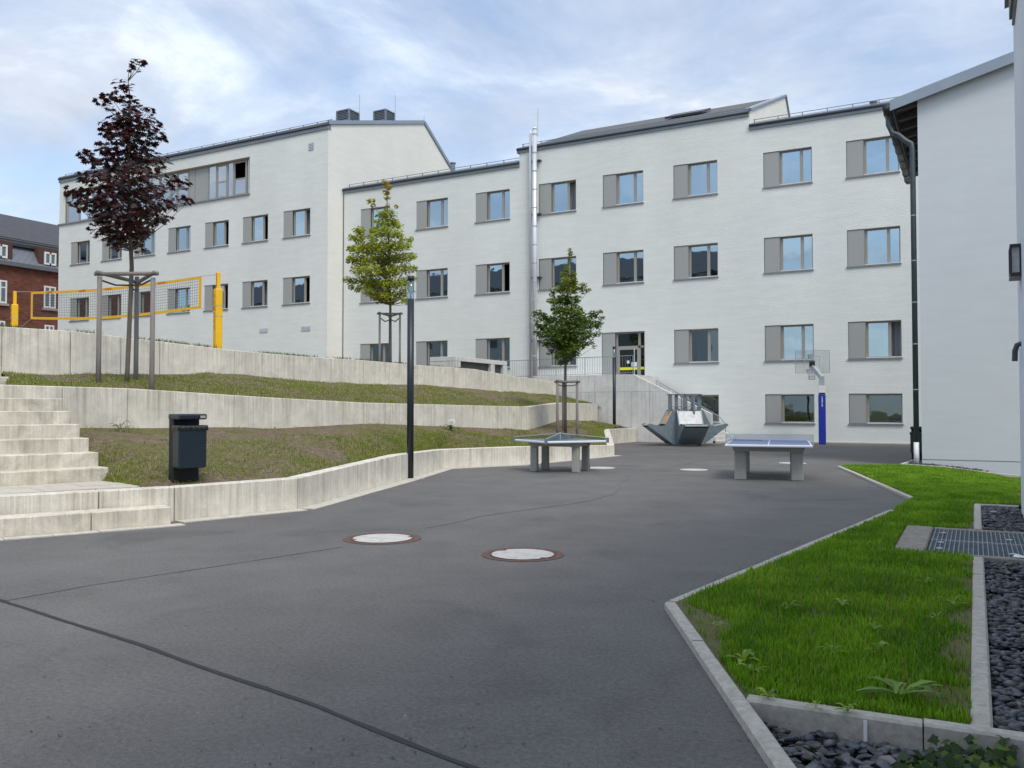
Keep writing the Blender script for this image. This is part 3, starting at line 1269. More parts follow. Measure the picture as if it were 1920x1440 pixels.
def eaves(parent, x0, x1, Y, z0, hgt=0.42, rail=True, end_left=True):
    m = MB()
    m.box(x0, x1, Y - 0.07, Y + 0.2, z0, z0 + hgt * 0.50)
    m.build('fascia', 'zinc', parent)
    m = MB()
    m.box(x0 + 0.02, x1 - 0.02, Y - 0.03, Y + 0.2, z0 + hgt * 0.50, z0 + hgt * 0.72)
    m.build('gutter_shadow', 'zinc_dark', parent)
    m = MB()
    m.tube([(x0, Y - 0.09, z0 + hgt * 0.66), (x1, Y - 0.09, z0 + hgt * 0.66)], 0.055, 10)
    m.build('gutter', 'zinc_dark', parent, smooth=True)
    m = MB()
    m.box(x0, x1, Y - 0.10, Y + 0.3, z0 + hgt * 0.86, z0 + hgt)
    m.build('roof_edge', 'zinc', parent)
    if rail:
        zr = z0 + hgt + 0.30
        m = MB()
        m.tube([(x0 + 0.1, Y + 0.35, zr), (x1 - 0.05, Y + 0.35, zr)], 0.016, 6)
        m.tube([(x0 + 0.1, Y + 0.35, zr - 0.12), (x1 - 0.05, Y + 0.35, zr - 0.12)], 0.012, 6)
        sg = m.build('snow_guard', 'galv_thin', parent)
        n = int((x1 - x0) / 1.05)
        pm = MB().box(-0.02, 0.02, -0.02, 0.02, -0.34, 0.02).mesh('guard_post', 'galv_thin')
        b = ROOTS[parent.as_pointer()]
        for k in range(n + 1):
            x = x0 + 0.15 + (x1 - x0 - 0.25) * k / n
            link('guard_post', pm, sg, (x - b[0], Y + 0.35 - b[1], zr - b[2]))


# ------------------------------------------------------------------ long school wing
wing = thing('school_building', 'long pale grey school wing with steel flue and concrete entrance stair', 'building', (-17, YF, 0))
XL1 = -32.86
COLS = [-31.55, -27.60, -23.70, -19.85, -16.26, -12.61, -8.37, -4.82]
ROWZ = [11.58, 7.67, 3.66]
holes_mid, holes_main = [], []
XS1, XG, XEND = -21.0, -9.02, 3.0
opens = {(3, 0), (2, 1), (7, 2)}
curs = {(4, 0): CUR_FULL, (6, 0): CUR_FULL, (3, 0): CUR_FULL, (5, 0): CUR_FULL, (6, 1): CUR_FULL, (7, 1): CUR_FULL, (5, 2): CUR_LEFT,
        (2, 0): CUR_FULL, (1, 0): CUR_FULL, (7, 2): CUR_FULL, (6, 2): CUR_LEFT, (0, 0): CUR_SIDE, (1, 2): CUR_SIDE}
for r, z in enumerate(ROWZ):
    for c, x in enumerate(COLS):
        if r == 2 and c == 4:
            continue
        (holes_mid if c < 3 else holes_main).append((x, x + WW, z, z + WH))
        window(wing, x, YF, z, WM, curs.get((c, r)), (c, r) in opens)
for c in (5, 6, 7):
    holes_main.append((COLS[c], COLS[c] + WW, 0.845, 2.145))
    window(wing, COLS[c], YF, 0.845, WB)
DX0, DX1, DZ0, DZ1 = -16.34, -14.10, 3.06, 5.27
holes_main.append((DX0, DX1, DZ0, DZ1))
m = MB()
wall_grid(m, XL1, XS1, -0.4, 14.25, YF, holes_mid)
m.build('wall', 'white_brick', wing)
m = MB()
wall_grid(m, XS1, XG, -0.4, 15.0, YF, holes_main)
wall_grid(m, XG, XEND, -0.4, 14.32, YF, holes_main)
m.quad((XS1, YF, 14.0), (XS1, YF + 11, 14.0), (XS1, YF + 11, 15.0), (XS1, YF, 15.0))
m.quad((XEND, YF, -0.4), (XEND, YF + 11, -0.4), (XEND, YF + 11, 14.3), (XEND, YF, 14.3))
m.quad((XS1, YF + 11, -0.4), (XEND, YF + 11, -0.4), (XEND, YF + 11, 14.3), (XS1, YF + 11, 14.3))
m.build('wall', 'white_brick', wing)
# dark base line where the wall meets the yard
m = MB()
m.box(-9.5, -1.35, YF - 0.06, YF - 0.004, -0.1, 0.035)
m.build('base_strip', 'paver_strip', wing)
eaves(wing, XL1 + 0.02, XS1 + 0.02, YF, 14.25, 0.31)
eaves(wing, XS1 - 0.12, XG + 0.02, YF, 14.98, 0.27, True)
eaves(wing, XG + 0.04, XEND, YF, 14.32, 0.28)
# roofs
rid = onx(1470, 181, XG)
gb = onx(1477, 222, XG)
m = MB()
m.prism([(XL1, YF + 0.1, 14.55), (XL1, YF + 6, 15.4), (XL1, YF + 12, 14.55)], (XS1 - XL1, 0, 0))
m.build('roof', 'zinc_dark', wing)
m = MB()
hx = ony(1092, 240, rid.y).x
e0 = 15.26
m.quad((XS1, YF + 0.15, e0), (XG + 0.05, YF + 0.15, e0), (XG + 0.05, rid.y, rid.z), (hx, rid.y, rid.z))
m.quad((XS1, YF + 0.15, e0), (hx, rid.y, rid.z), (XS1, rid.y * 2 - YF - 0.15, e0))
m.quad((XG + 0.05, rid.y, rid.z), (XG + 0.05, rid.y * 2 - YF, e0), (XS1, rid.y * 2 - YF - 0.15, e0), (hx, rid.y, rid.z))
roof_main = m.build('roof', 'slate_roof', wing)
m = MB()
mid_ = lambda t, s: Vector((XG - 2.9 + t * 1.1, YF + 0.15 + (rid.y - YF - 0.15) * s, e0 + (rid.z - e0) * s + 0.06))
sk0, sk1 = ony(1240, 221, YF + 3.0).x, ony(1270, 217, YF + 3.0).x
sfun = lambda x, s: (x, YF + 0.15 + (rid.y - YF - 0.15) * s, e0 + (rid.z - e0) * s + 0.07)
m.hexa([sfun(sk0 - .3, .52), sfun(sk1 + .9, .52), sfun(sk1 + .9, .72), sfun(sk0 - .3, .72)],
       [tuple(Vector(sfun(sk0 - .3, .52)) + Vector((0, -.03, .1))), tuple(Vector(sfun(sk1 + .9, .52)) + Vector((0, -.03, .1))), tuple(Vector(sfun(sk1 + .9, .72)) + Vector((0, -.03, .1))), tuple(Vector(sfun(sk0 - .3, .72)) + Vector((0, -.03, .1)))])
m.build('skylight', 'zinc_dark', roof_main)
m = MB()
for s, zo in ((0.10, 0.16), (0.22, 0.14)):
    m.tube([sfun(XS1 + 1.0, s), sfun(XG - 0.1, s)], 0.02, 6)
m.build('snow_guard', 'galv_thin', wing)
# gable end above the right part
m = MB()
gy0 = YF + 0.02
m.prism([(XG + 0.06, gy0, 14.3), (XG + 0.06, gb.y, 14.3), (XG + 0.06, gb.y, gb.z), (XG + 0.06, rid.y, rid.z - 0.05), (XG + 0.06, gy0, e0 - 0.02)], (-0.25, 0, 0))
m.build('gable_wall', 'gable_sunlit_brick', wing)
m = MB()
m.beam((XG - 0.02, gy0 - 0.1, e0 + 0.02), (XG - 0.02, rid.y, rid.z + 0.05), 0.34, 0.10)
m.beam((XG - 0.02, rid.y, rid.z + 0.05), (XG - 0.02, gb.y, gb.z + 0.05), 0.34, 0.10)
m.build('verge_flashing', 'zinc_pale', wing)
m = MB()
m.prism([(XG, YF + 0.1, 14.58), (XG, YF + 5.5, 15.0), (XG, YF + 11, 14.58)], (XEND - XG, 0, 0))
m.build('roof', 'zinc_dark', wing)
# roof vents
for (x, y0, y1) in ((849, 307, 326), (1638, 193, 206)):
    p = ony(x, y1, YF + 0.6)
    q = ony(x, y0, YF + 0.6)
    m = MB()
    m.cyl(p.x, p.y, p.z - 0.5, q.z, 0.13, 12)
    m.cyl(p.x, p.y, q.z, q.z + 0.05, 0.17, 12)
    m.build('roof_vent', 'galvanised', wing, smooth=False)
# flue: two stainless pipes on brackets
fz0, fz1 = 3.2, ony(1003, 238, YF - 0.4).z
fx = ony(1002.5, 450, YF - 0.35).x
fx2 = ony(994.5, 450, YF - 0.25).x
m = MB()
m.cyl(fx, YF - 0.35, fz0, fz1 - 0.12, 0.118, 18)
m.tube([(fx, YF - 0.35, fz1 - 0.12), (fx, YF - 0.35, fz1 - 0.05), (fx, YF - 0.35, fz1)], [0.125, 0.12, 0.07], 18)
fl = m.build('flue_pipe', 'stainless', wing, smooth=True)
rm = MB().ring((0, 0), 0.112, 0.126, -0.03, 0.03, 18).mesh('flue_joint', 'galv_pale')
b = ROOTS[wing.as_pointer()]
z = 4.2
while z < fz1 - 0.3:
    link('flue_joint', rm, fl, (fx - b[0], YF - 0.35 - b[1], z - b[2]))
    z += 0.96
m = MB()
m.tube([(fx2, YF - 0.25, 3.1), (fx2, YF - 0.25, fz1 - 0.25), (fx2 + 0.03, YF - 0.25, fz1 - 0.12)], [0.068, 0.068, 0.05], 12)
m.build('flue_pipe', 'stainless', wing, smooth=True)
for zb in (5.0, 8.3, 11.6, 14.4):
    m = MB()
    m.box(fx2 - 0.02, fx + 0.24, YF - 0.22, YF + 0.02, zb - 0.03, zb + 0.03)
    m.build('flue_bracket', 'zinc_dark', wing)
m = MB()
m.tube([(fx + 0.16, YF - 0.3, fz1 - 0.5), (fx + 0.17, YF - 0.3, ony(1009, 203, YF - .3).z)], 0.010, 6)
m.build('lightning_rod', 'galv_thin', wing)
# cable and meter on the flue
m = MB()
m.tube([(fx + 0.02, YF - 0.48, 5.95), (fx + 0.02, YF - 0.50, 5.95)], 0.16, 16)
m.build('inspection_cap', 'galv_pale', wing)
# door
dr = link('entrance_door', None, wing)
m = MB()
DW = DX1 - DX0
fr = [(0.70, 0.80, 0, 2.21), (2.16, 2.24, 0, 2.21), (0.80, 2.16, 2.14, 2.21), (0.80, 2.16, 1.42, 1.52), (1.86, 1.98, 0.0, 2.14), (0.80, 0.88, 0.0, 1.42), (1.80, 1.86, 0, 1.42), (0.88, 1.80, 1.34, 1.42), (0.88, 1.80, 0.0, 0.1)]
for a, bb, c, d in fr:
    m.box(DX0 + a, DX0 + bb, YF + 0.14, YF + 0.20, DZ0 + c, DZ0 + d)
bpy.data.objects.remove(dr)
dr = m.build('entrance_door', 'frame_taupe', wing)
m = MB()
m.quad((DX0 + .8, YF + .17, DZ0 + .1), (DX0 + 2.16, YF + .17, DZ0 + .1), (DX0 + 2.16, YF + .17, DZ0 + 2.14), (DX0 + .8, YF + .17, DZ0 + 2.14))
m.build('pane', 'glass_teal', dr)
MB().box(DX0 + 0.01, DX0 + 0.69, YF + 0.03, YF + 0.08, DZ0, DZ0 + 2.19).build('shutter', 'shutter_metal', dr)
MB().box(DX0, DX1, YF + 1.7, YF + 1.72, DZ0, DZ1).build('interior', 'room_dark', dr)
m = MB()
m.box(DX0 + 0.88, DX0 + 1.80, YF + 0.15, YF + 0.158, DZ0 + 0.34, DZ0 + 0.47)
m.box(DX0 + 1.98, DX0 + 2.16, YF + 0.15, YF + 0.158, DZ0 + 0.35, DZ0 + 0.48)
m.build('warning_tape', 'tape_yellow', dr)
MB().box(DX0 + 1.50, DX0 + 1.78, YF + 0.15, YF + 0.157, DZ0 + 0.50, DZ0 + 0.72).build('notice', 'paper_white', dr)
MB().box(DX0 + 1.26, DX0 + 1.38, YF + 0.15, YF + 0.157, DZ0 + 0.66, DZ0 + 0.80).build('notice', 'paper_white', dr)
MB().tube([(DX0 + 1.68, YF + 0.06, DZ0 + 0.1), (DX0 + 1.68, YF + 0.06, DZ0 + 1.40)], 0.02, 8).build('handle_bar', 'stainless', dr)

# ------------------------------------------------------------------ left block
YL, XLL = 38.13, -57.8
block = thing('school_building', 'tall pale school block with sloping gable and two louvred roof vents', 'building', (-45, YL, 3.0))
LC = [-56.45, -53.05, -49.70, -46.36, -42.95, -39.64, -36.30]
LR = [11.70, 7.70]
holes = []
for r, z in enumerate(LR):
    for c, x in enumerate(LC):
        holes.append((x, x + WW, z, z + WH))
        window(block, x, YL, z, WM, CUR_FULL if (c + r) % 3 == 0 else (CUR_SIDE if c % 2 else None), (c, r) in {(4, 0), (5, 0), (6, 0), (5, 1), (6, 1), (4, 1)})
rz0, rz1 = 14.75, 17.02
rx0, rx1 = XLL + 0.35, ony(468, 330, YL).x
holes.append((rx0, rx1, rz0, rz1))
ETOP = 17.75
RIDY, RIDZ = 47.9, 20.95
BKY, BKZ = 51.4, 18.55
m = MB()
wall_grid(m, XLL, XL1, 1.5, ETOP, YL, holes)
m.quad((XLL, YL, 1.5), (XLL, 53, 1.5), (XLL, 53, ETOP), (XLL, YL, ETOP))
m.quad((XLL, 53, 1.5), (XL1, 53, 1.5), (XL1, 53, ETOP), (XLL, 53, ETOP))
m.build('wall', 'white_brick', block)
m = MB()
m.prism([(XL1, YL + 0.002, 1.5), (XL1, 53, 1.5), (XL1, 53, BKZ - 1.2), (XL1, BKY, BKZ), (XL1, RIDY, RIDZ), (XL1, YL + 0.002, ETOP + 0.25)], (-0.3, 0, 0))
m.build('gable_wall', 'gable_sunlit_brick', block)
eaves(block, XLL - 0.05, XL1 + 0.04, YL, ETOP, 0.38)
m = MB()
T = [(YL - 0.05, ETOP + 0.42), (RIDY, RIDZ + 0.16), (BKY + 0.1, BKZ + 0.16), (53, BKZ - 1.0)]
for (ya, za), (yb, zb) in zip(T[:-1], T[1:]):
    m.hexa([(XLL, ya, za - 0.12), (XL1 + 0.05, ya, za - 0.12), (XL1 + 0.05, yb, zb - 0.12), (XLL, yb, zb - 0.12)],
           [(XLL, ya, za), (XL1 + 0.05, ya, za), (XL1 + 0.05, yb, zb), (XLL, yb, zb)])
m.build('roof', 'zinc_dark', block)
m = MB()
for (ya, za), (yb, zb) in zip(T[:-1], T[1:]):
    m.beam((XL1 + 0.04, ya, za - 0.05), (XL1 + 0.04, yb, zb - 0.05), 0.10, 0.22)
m.build('verge_flashing', 'zinc_pale', block)
# ribbon glazing
y_in = YL + 0.25
segs = [(122, 'g'), (150, 'f'), (176, 'g'), (200, 'f'), (228, 'g'), (252, 'f'), (278, 'g'), (300, 'f'), (322, 'g'), (332, 'f'), (355, 'p'), (366, 'p'), (391, 'g'), (406, 'f'), (427, 'g'), (438, 'o'), (463, 'g'), (468, None)]
rib = MB()
rib.box(rx0, rx1, y_in - 0.03, y_in + 0.05, rz1 - 0.08, rz1 - 0.002)
rib.box(rx0, rx1, y_in - 0.03, y_in + 0.05, rz0, rz0 + 0.07)
for i, (px_, kind) in enumerate(segs):
    x = min(max(ony(px_, 340, y_in).x, rx0 + 0.03), rx1 - 0.03)
    rib.box(x - 0.03, x + 0.03, y_in - 0.035, y_in + 0.05, rz0 + 0.07, rz1 - 0.08)
ribbon = rib.build('ribbon_window', 'frame_taupe', block)
for (pa, kind), (pb_, _) in zip(segs[:-1], segs[1:]):
    xa, xb = ony(pa, 340, y_in).x + 0.03, ony(pb_, 340, y_in).x - 0.03
    xa, xb = max(xa, rx0 + 0.06), min(xb, rx1 - 0.06)
    if kind == 'p':
        MB().box(xa, xb, y_in - 0.01, y_in + 0.03, rz0 + 0.07, rz1 - 0.08).build('panel', 'shutter_metal', ribbon)
    else:
        if kind in 'fo':
            mm = MB()
            mm.box(xa, xa + 0.09, y_in - 0.02, y_in + 0.04, rz0 + 0.08, rz1 - 0.09)
            mm.box(xb - 0.09, xb, y_in - 0.02, y_in + 0.04, rz0 + 0.08, rz1 - 0.09)
            mm.box(xa, xb, y_in - 0.015, y_in + 0.035, rz0 + 1.05, rz0 + 1.13)
            mm.box(xa, xb, y_in - 0.015, y_in + 0.035, rz0 + 0.08, rz0 + 0.16)
            mm.box(xa, xb, y_in - 0.015, y_in + 0.035, rz1 - 0.18, rz1 - 0.09)
            mm.build('sash', 'frame_taupe', ribbon)
        zt = rz0 + 1.05 if kind == 'o' else rz1 - 0.08
        mm = MB()
        mm.quad((xa, y_in + 0.01, rz0 + 0.07), (xb, y_in + 0.01, rz0 + 0.07), (xb, y_in + 0.01, zt), (xa, y_in + 0.01, zt))
        mm.build('pane', 'glass_pale', ribbon)
mm = MB()
mm.quad((rx0, y_in + 1.6, rz0 - .3), (rx1, y_in + 1.6, rz0 - .3), (rx1, y_in + 1.6, rz1 + .3), (rx0, y_in + 1.6, rz1 + .3))
mm.quad((rx0, YL + .33, rz1 + .3), (rx1, YL + .33, rz1 + .3), (rx1, y_in + 1.6, rz1 + .3), (rx0, y_in + 1.6, rz1 + .3))
mm.quad((rx0, YL + .33, rz0 - .3), (rx1, YL + .33, rz0 - .3), (rx1, y_in + 1.6, rz0 - .3), (rx0, y_in + 1.6, rz0 - .3))
mm.build('interior', 'room_dark', ribbon)
MB().box(XLL - 0.08, rx1 + 0.04, YL - 0.09, YL + 0.2, rz0 - 0.09, rz0).build('sill', 'sill_grey', ribbon)
# louvred roof vents with lightning rods
for (xa, xb, yt, xr) in ((638.5, 666, 211, 674), (707, 733.5, 211, 741)):
    # on the roof slope, a little behind the gable
    Xv = XL1 - 1.15
    Yc = onx((xa + xb) / 2, 225, Xv).y
    zr = ETOP + 0.4 + (RIDZ - ETOP - 0.25) * (Yc - YL) / (RIDY - YL)
    zt = onx((xa + xb) / 2, yt, Xv).z
    s = 0.47
    v = MB()
    v.box(Xv - s + .04, Xv + s - .04, Yc - s + .04, Yc + s - .04, zr - 0.3, zt - 0.04)
    vent = v.build('roof_vent', 'zinc_dark', block)
    cpm = MB()
    cpm.box(Xv - s - .04, Xv + s + .04, Yc - s - .04, Yc + s + .04, zt - 0.04, zt + 0.03)
    for sx in (-1, 1):
        for sy in (-1, 1):
            cpm.box(Xv + sx * s - .05, Xv + sx * s + .05, Yc + sy * s - .05, Yc + sy * s + .05, zr - 0.2, zt - 0.04)
    cpm.box(Xv - s, Xv + s, Yc - s, Yc + s, zr - 0.3, zr + 0.18)
    cpm.build('vent_casing', 'galvanised', vent)
    z = zr + 0.26
    while z < zt - 0.1:
        MB().box(Xv - s, Xv + s, Yc - s, Yc + s, z, z + 0.035).build('louvre', 'zinc', vent)
        z += 0.1
    rp = onx(xr, 230, XL1 - 0.9)
    rt_ = onx(xr, 177, XL1 - 0.9)
    r = MB()
    r.tube([(rp.x, rp.y, rp.z - 0.5), (rp.x, rp.y, rt_.z)], 0.011, 6)
    zc = onx(xr, 210, XL1 - 0.9).z
    r.tube([(Xv, Yc, zt - 0.02), (rp.x, rp.y, zc)], 0.010, 6)
    r.build('lightning_rod', 'galv_thin', block)
rp = onx(795, 232, XL1 - 0.3)
MB().tube([(rp.x, rp.y, rp.z - 0.3), (rp.x, rp.y, onx(795, 216, XL1 - .3).z)], 0.011, 6).build('lightning_rod', 'galv_thin', block)
# wall grilles
for (xa, ya, xb, yb) in ((579, 267, 588, 283), (487, 615, 501.5, 624), (565, 611, 581.5, 621)):
    p = ony(xa, yb, YL)
    q = ony(xb, ya, YL)
    gm = MB().box(p.x, q.x, YL - 0.012, YL + 0.02, p.z, q.z).build('wall_grille', 'zinc_dark', block)
    n = 5 if ya < 400 else 4
    for k in range(n):
        zz_ = p.z + (q.z - p.z) * (k + 0.5) / n
        MB().box(p.x, q.x, YL - 0.035, YL - 0.012, zz_ - 0.02, zz_ + 0.03).build('slat', 'sill_metal', gm)
# roof overhang of the corner (left end) and downpipe joint line at the inner corner
MB().box(XL1 + 0.03, XL1 + 0.06, YF - 0.03, YF - 0.003, 3.0, 14.3).build('corner_joint', 'zinc_dark', block)

# ------------------------------------------------------------------ concrete entrance stair
stair = thing('entrance_stair', 'smooth grey concrete entrance stair rising to the glass door', 'stairs', (-14, YS, 0))
zt = 3.06
xA, xB = -18.6, ony(1187, 700, YS).x
pe = ony(1334, 776, YS)
pw = ony(1341, 800, YS)
xE = pe.x
prof = [(xA, zt), (xB, zt), (xE, pe.z), (xE + 0.02, -0.1), (xA, -0.1)]
# panels of formwork: horizontal joint near z=2.2
zj = ony(1150, 735, YS).z
xj = [xA, ony(1115, 740, YS).x, ony(1183, 740, YS).x, ony(1218, 740, YS).x, ony(1275, 780, YS).x, xE]


def prof_top(x):
    return zt if x <= xB else zt + (pe.z - zt) * (x - xB) / (xE - xB)


xcross = xB + (xE - xB) * (zj - zt) / (pe.z - zt)
for a, bb in zip(xj[:-1], xj[1:]):
    g_ = 0.005
    xs = sorted(set([a + g_, bb - g_] + [x for x in (xcross,) if a < x < bb]))
    top = [(x, min(zj - 0.004, prof_top(x))) for x in xs]
    pts = [(xs[0], -0.1)] + [(xs[-1], -0.1)] + list(reversed(top))
    m = MB()
    m.prism([(x, YS, z) for x, z in pts], (0, 0.24, 0))
    m.build('wall_panel', 'stair_concrete', stair, bevel=0.006, seg=1)
for a, bb in ((xA, xj[1]), (xj[1], xj[3]), (xj[3], xcross)):
    xs = sorted(set([a + 0.005, bb - 0.005] + [x for x in (xB,) if a < x < bb]))
    top = [(x, max(zj, prof_top(x))) for x in xs]
    pts = [(xs[0], zj + 0.004), (xs[-1], zj + 0.004)] + list(reversed(top))
    m = MB()
    m.prism([(x, YS, z) for x, z in pts], (0, 0.24, 0))
    m.build('wall_panel', 'stair_concrete', stair, bevel=0.006, seg=1)
m = MB()
m.box(xA, xB + 0.2, YS + 0.25, YF - 0.03, 2.6, 3.04)
m.build('landing_slab', 'stair_concrete', stair)
nst = 18
for k in range(nst):
    x0 = xB + 0.2 + (xE - xB - 0.2) * k / nst
    x1 = xB + 0.2 + (xE + 0.3 - xB - 0.2) * (k + 1) / nst
    z1 = min(3.04 * (nst - k - 0.5) / nst, prof_top(x0) - 0.35)
    MB().box(x0, x1, YS + 0.25, YF - 0.35, -0.1, z1).build('step', 'stair_concrete', stair)
MB().prism([(xB + 0.3, YF - 0.34, 2.2), (xE + 0.35, YF - 0.34, 0.2), (xE + 0.35, YF - 0.34, -0.1), (xB + 0.3, YF - 0.34, -0.1)], (0, 0.2, 0)).build('cheek_wall', 'stair_concrete', stair)


def railing(label, path, zb, zt_, n):
    """vertical bar railing along a 3D path (list of (x,y,base z))"""
    p0 = path[0]
    r = thing('railing', label, 'railing', (p0[0], p0[1], p0[2]))
    m = MB()
    m.tube([(x, y, z + zt_) for x, y, z in path], 0.018, 6)
    m.build('top_rail', 'galv_thin', r)
    m = MB()
    m.tube([(x, y, z + zb) for x, y, z in path], 0.012, 6)
    m.build('bottom_rail', 'galv_thin', r)
    bm_ = MB().tube([(0, 0, zb), (0, 0, zt_)], 0.0075, 5).mesh('bar', 'galv_thin')
    pm_ = MB().tube([(0, 0, -0.05), (0, 0, zt_)], 0.018, 6).mesh('post', 'galv_thin')
    pts_ = resample(path, n)
    for i, p in enumerate(pts_):
        link('post' if i % 12 == 0 or i == n - 1 else 'bar', pm_ if i % 12 == 0 or i == n - 1 else bm_, r, p - Vector(p0))
    return r


railing('galvanised bar railing along the top of the entrance stair landing', [(-20.6, YS + 0.12, 2.98), (xB - 0.05, YS + 0.12, zt)], 0.08, 0.86, 56)
ra, rb_ = ony(1214, 704, YF - 0.25), ony(1350, 782, YF - 0.25)
railing('sloping bar handrail beside the wall down the entrance stair', [(ra.x, ra.y, ra.z - 0.80), (rb_.x, rb_.y, rb_.z - 0.80), (rb_.x + 0.25, rb_.y, 0.0)], 0.08, 0.80, 34)
railing('short railing behind the concrete light shaft box', [(-22.3, YF - 0.9, 2.98), (-20.7, YS + 0.12, 2.98)], 0.08, 0.95, 18)

# light-shaft box on the plateau
cbx = ond(855, 668, 34.0)
xbx = ond(805, 667, 34.0)
ex = onx(951, 680, cbx.x)
x0 = ony(806, 667, cbx.y).x
shaft = thing('light_shaft', 'concrete box with dark glazed openings standing above the topmost wall', 'concrete box', (cbx.x, cbx.y, 2.9))
y1 = ex.y
zt = cbx.z
m = MB()
m.box(x0, cbx.x - 0.255, cbx.y, cbx.y + 0.22, 2.0, zt - 0.19)
m.build('front_wall', 'stair_concrete', shaft)
m = MB()
m.box(x0, cbx.x, cbx.y, y1, zt - 0.18, zt)
m.build('lid', 'stair_concrete', shaft, bevel=0.01, seg=1)
m = MB()
for a, bb in ((cbx.y, cbx.y + 0.35), (y1 - 1.45, y1 - 1.1), (y1 - 0.35, y1)):
    MB().box(cbx.x - 0.25, cbx.x - 0.004, a + 0.005, bb, 2.0, zt - 0.185).build('pillar', 'stair_concrete', shaft)
MB().box(cbx.x - 0.2, cbx.x - 0.14, cbx.y + 0.35, y1 - 1.45, 2.2, zt - 0.19).build('dark_pane', 'zinc_dark', shaft)
MB().box(cbx.x - 0.2, cbx.x - 0.14, y1 - 1.1, y1 - 0.35, 2.2, zt - 0.19).build('dark_pane', 'zinc_dark', shaft)

# ------------------------------------------------------------------ right building
rb = thing('side_building', 'smooth grey rendered building with overhanging eave and downpipe at right', 'building', (0.5, YR, 0))
yv = YR - 0.22
pa_ = ony(1668, 188, yv)
pb_ = ony(1900, 96, yv)
slope = (pb_.z - pa_.z) / (pb_.x - pa_.x)
XE2 = 6.0
wt = ony(1722, 181, YR).z
m = MB()
ztop = lambda x: pa_.z + slope * (x - pa_.x) - 0.125
m.prism([(XR, YR, -0.8), (XE2, YR, -0.8), (XE2, YR, ztop(XE2)), (XR, YR, ztop(XR))], (0, 7.6, 0))
m.build('wall', 'grey_plaster', rb)
m = MB()
m.prism([(pa_.x, yv, pa_.z), (XE2, yv, pa_.z + slope * (XE2 - pa_.x)), (XE2, yv, pa_.z + slope * (XE2 - pa_.x) - 0.28), (pa_.x, yv, pa_.z - 0.28)], (0, 0.035, 0))
m.build('verge_board', 'zinc_pale', rb)
m = MB()
m.prism([(pa_.x, yv + 0.036, pa_.z - 0.02), (XE2, yv + 0.036, pa_.z - 0.02 + slope * (XE2 - pa_.x)), (XE2, yv + 0.036, pa_.z + slope * (XE2 - pa_.x) - 0.10), (pa_.x, yv + 0.036, pa_.z - 0.10)], (0, 8.3, 0))
m.build('roof', 'soffit_timber', rb)
gend = onx(1697, 333, pa_.x).y
gend = max(30.0, min(gend, 38.4))
for k in range(16):
    y = yv + 0.35 + k * 0.86
    if y > 32.4:
        break
    MB().prism([(pa_.x + 0.12, y, pa_.z - 0.11 + slope * 0.12), (XR + 0.02, y, pa_.z - 0.11 + slope * (XR - pa_.x)), (XR + 0.02, y, pa_.z - 0.29 + slope * (XR - pa_.x)), (pa_.x + 0.12, y, pa_.z - 0.24 + slope * 0.12)], (0, 0.12, 0)).build('rafter', 'soffit_rafter', rb)
MB().box(pa_.x + 0.04, pa_.x + 0.08, yv + 0.05, 32.6, pa_.z - 0.26, pa_.z - 0.05).build('eaves_board', 'soffit_rafter', rb)
gx, gz = pa_.x - 0.07, pa_.z - 0.19
m = MB()
m.tube([(gx, yv + 0.02, gz), (gx, 32.8, gz)], 0.115, 14)
gut = m.build('gutter', 'gutter_black', rb, smooth=True)
gm = MB().ring((0, 0), 0.112, 0.128, -0.02, 0.02, 14).mesh('gutter_bracket', 'lamp_black')
b = ROOTS[rb.as_pointer()]
for k in range(9):
    y = yv + 0.5 + k * 0.95
    link('gutter_bracket', gm, gut, (gx - b[0], y - b[1], gz - b[2]), (PI / 2, 0, 0))
px_ = ony(1715, 600, YR + 0.05).x
py_ = YR + 0.10
zA = ony(1668, 240, YR - 0.1).z
zB = ony(1715, 262, YR).z
m = MB()
m.tube([(gx, YR + 0.1, gz - 0.02), (gx + 0.01, YR + 0.1, zA + 0.15), (gx + 0.10, py_, zA - 0.08), (gx + 0.25, py_, zA - 0.16), (px_ - 0.16, py_, zB + 0.03), (px_ - 0.03, py_, zB - 0.06), (px_, py_, zB - 0.22), (px_, py_, 0.62)], 0.069, 14)
pipe = m.build('downpipe', 'pipe_green', rb, smooth=True)
m = MB()
m.cyl(px_, py_, -0.05, 0.62, 0.068, 14)
m.build('pipe_foot', 'white_paint', pipe, smooth=True)
for z in (2.0, 4.3, 6.6, 3.2, 5.4):
    MB().ring((px_, py_), 0.058, 0.070, z - 0.015, z + 0.015, 14).build('pipe_clamp', 'galv_pale', pipe)
MB().prism([(XR + 0.01, YR - 0.004, 0.17), (XE2, YR - 0.004, 0.17), (XE2, YR - 0.004, 0.185), (XR + 0.01, YR - 0.004, 0.185)], (0, 0.003, 0)).build('plinth_joint', 'slate_grey', rb)

# ------------------------------------------------------------------ near building on the right edge
XN, YN = 0.56, 14.3
nb = thing('near_building', 'rough white rendered wall with wall lamp at the right picture edge', 'building', (3, 5, 0))
m = MB()
m.box(XN, 9.0, -14, YN, -0.6, 7.5)
m.build('wall', 'near_plaster', nb)
m = MB()
m.prism([(XN - 0.1, -14.3, 7.56), (9, -14.3, 9.4), (9, -14.3, 9.3), (XN - 0.1, -14.3, 7.44)], (0, 28.8, 0))
m.build('roof', 'zinc_dark', nb)
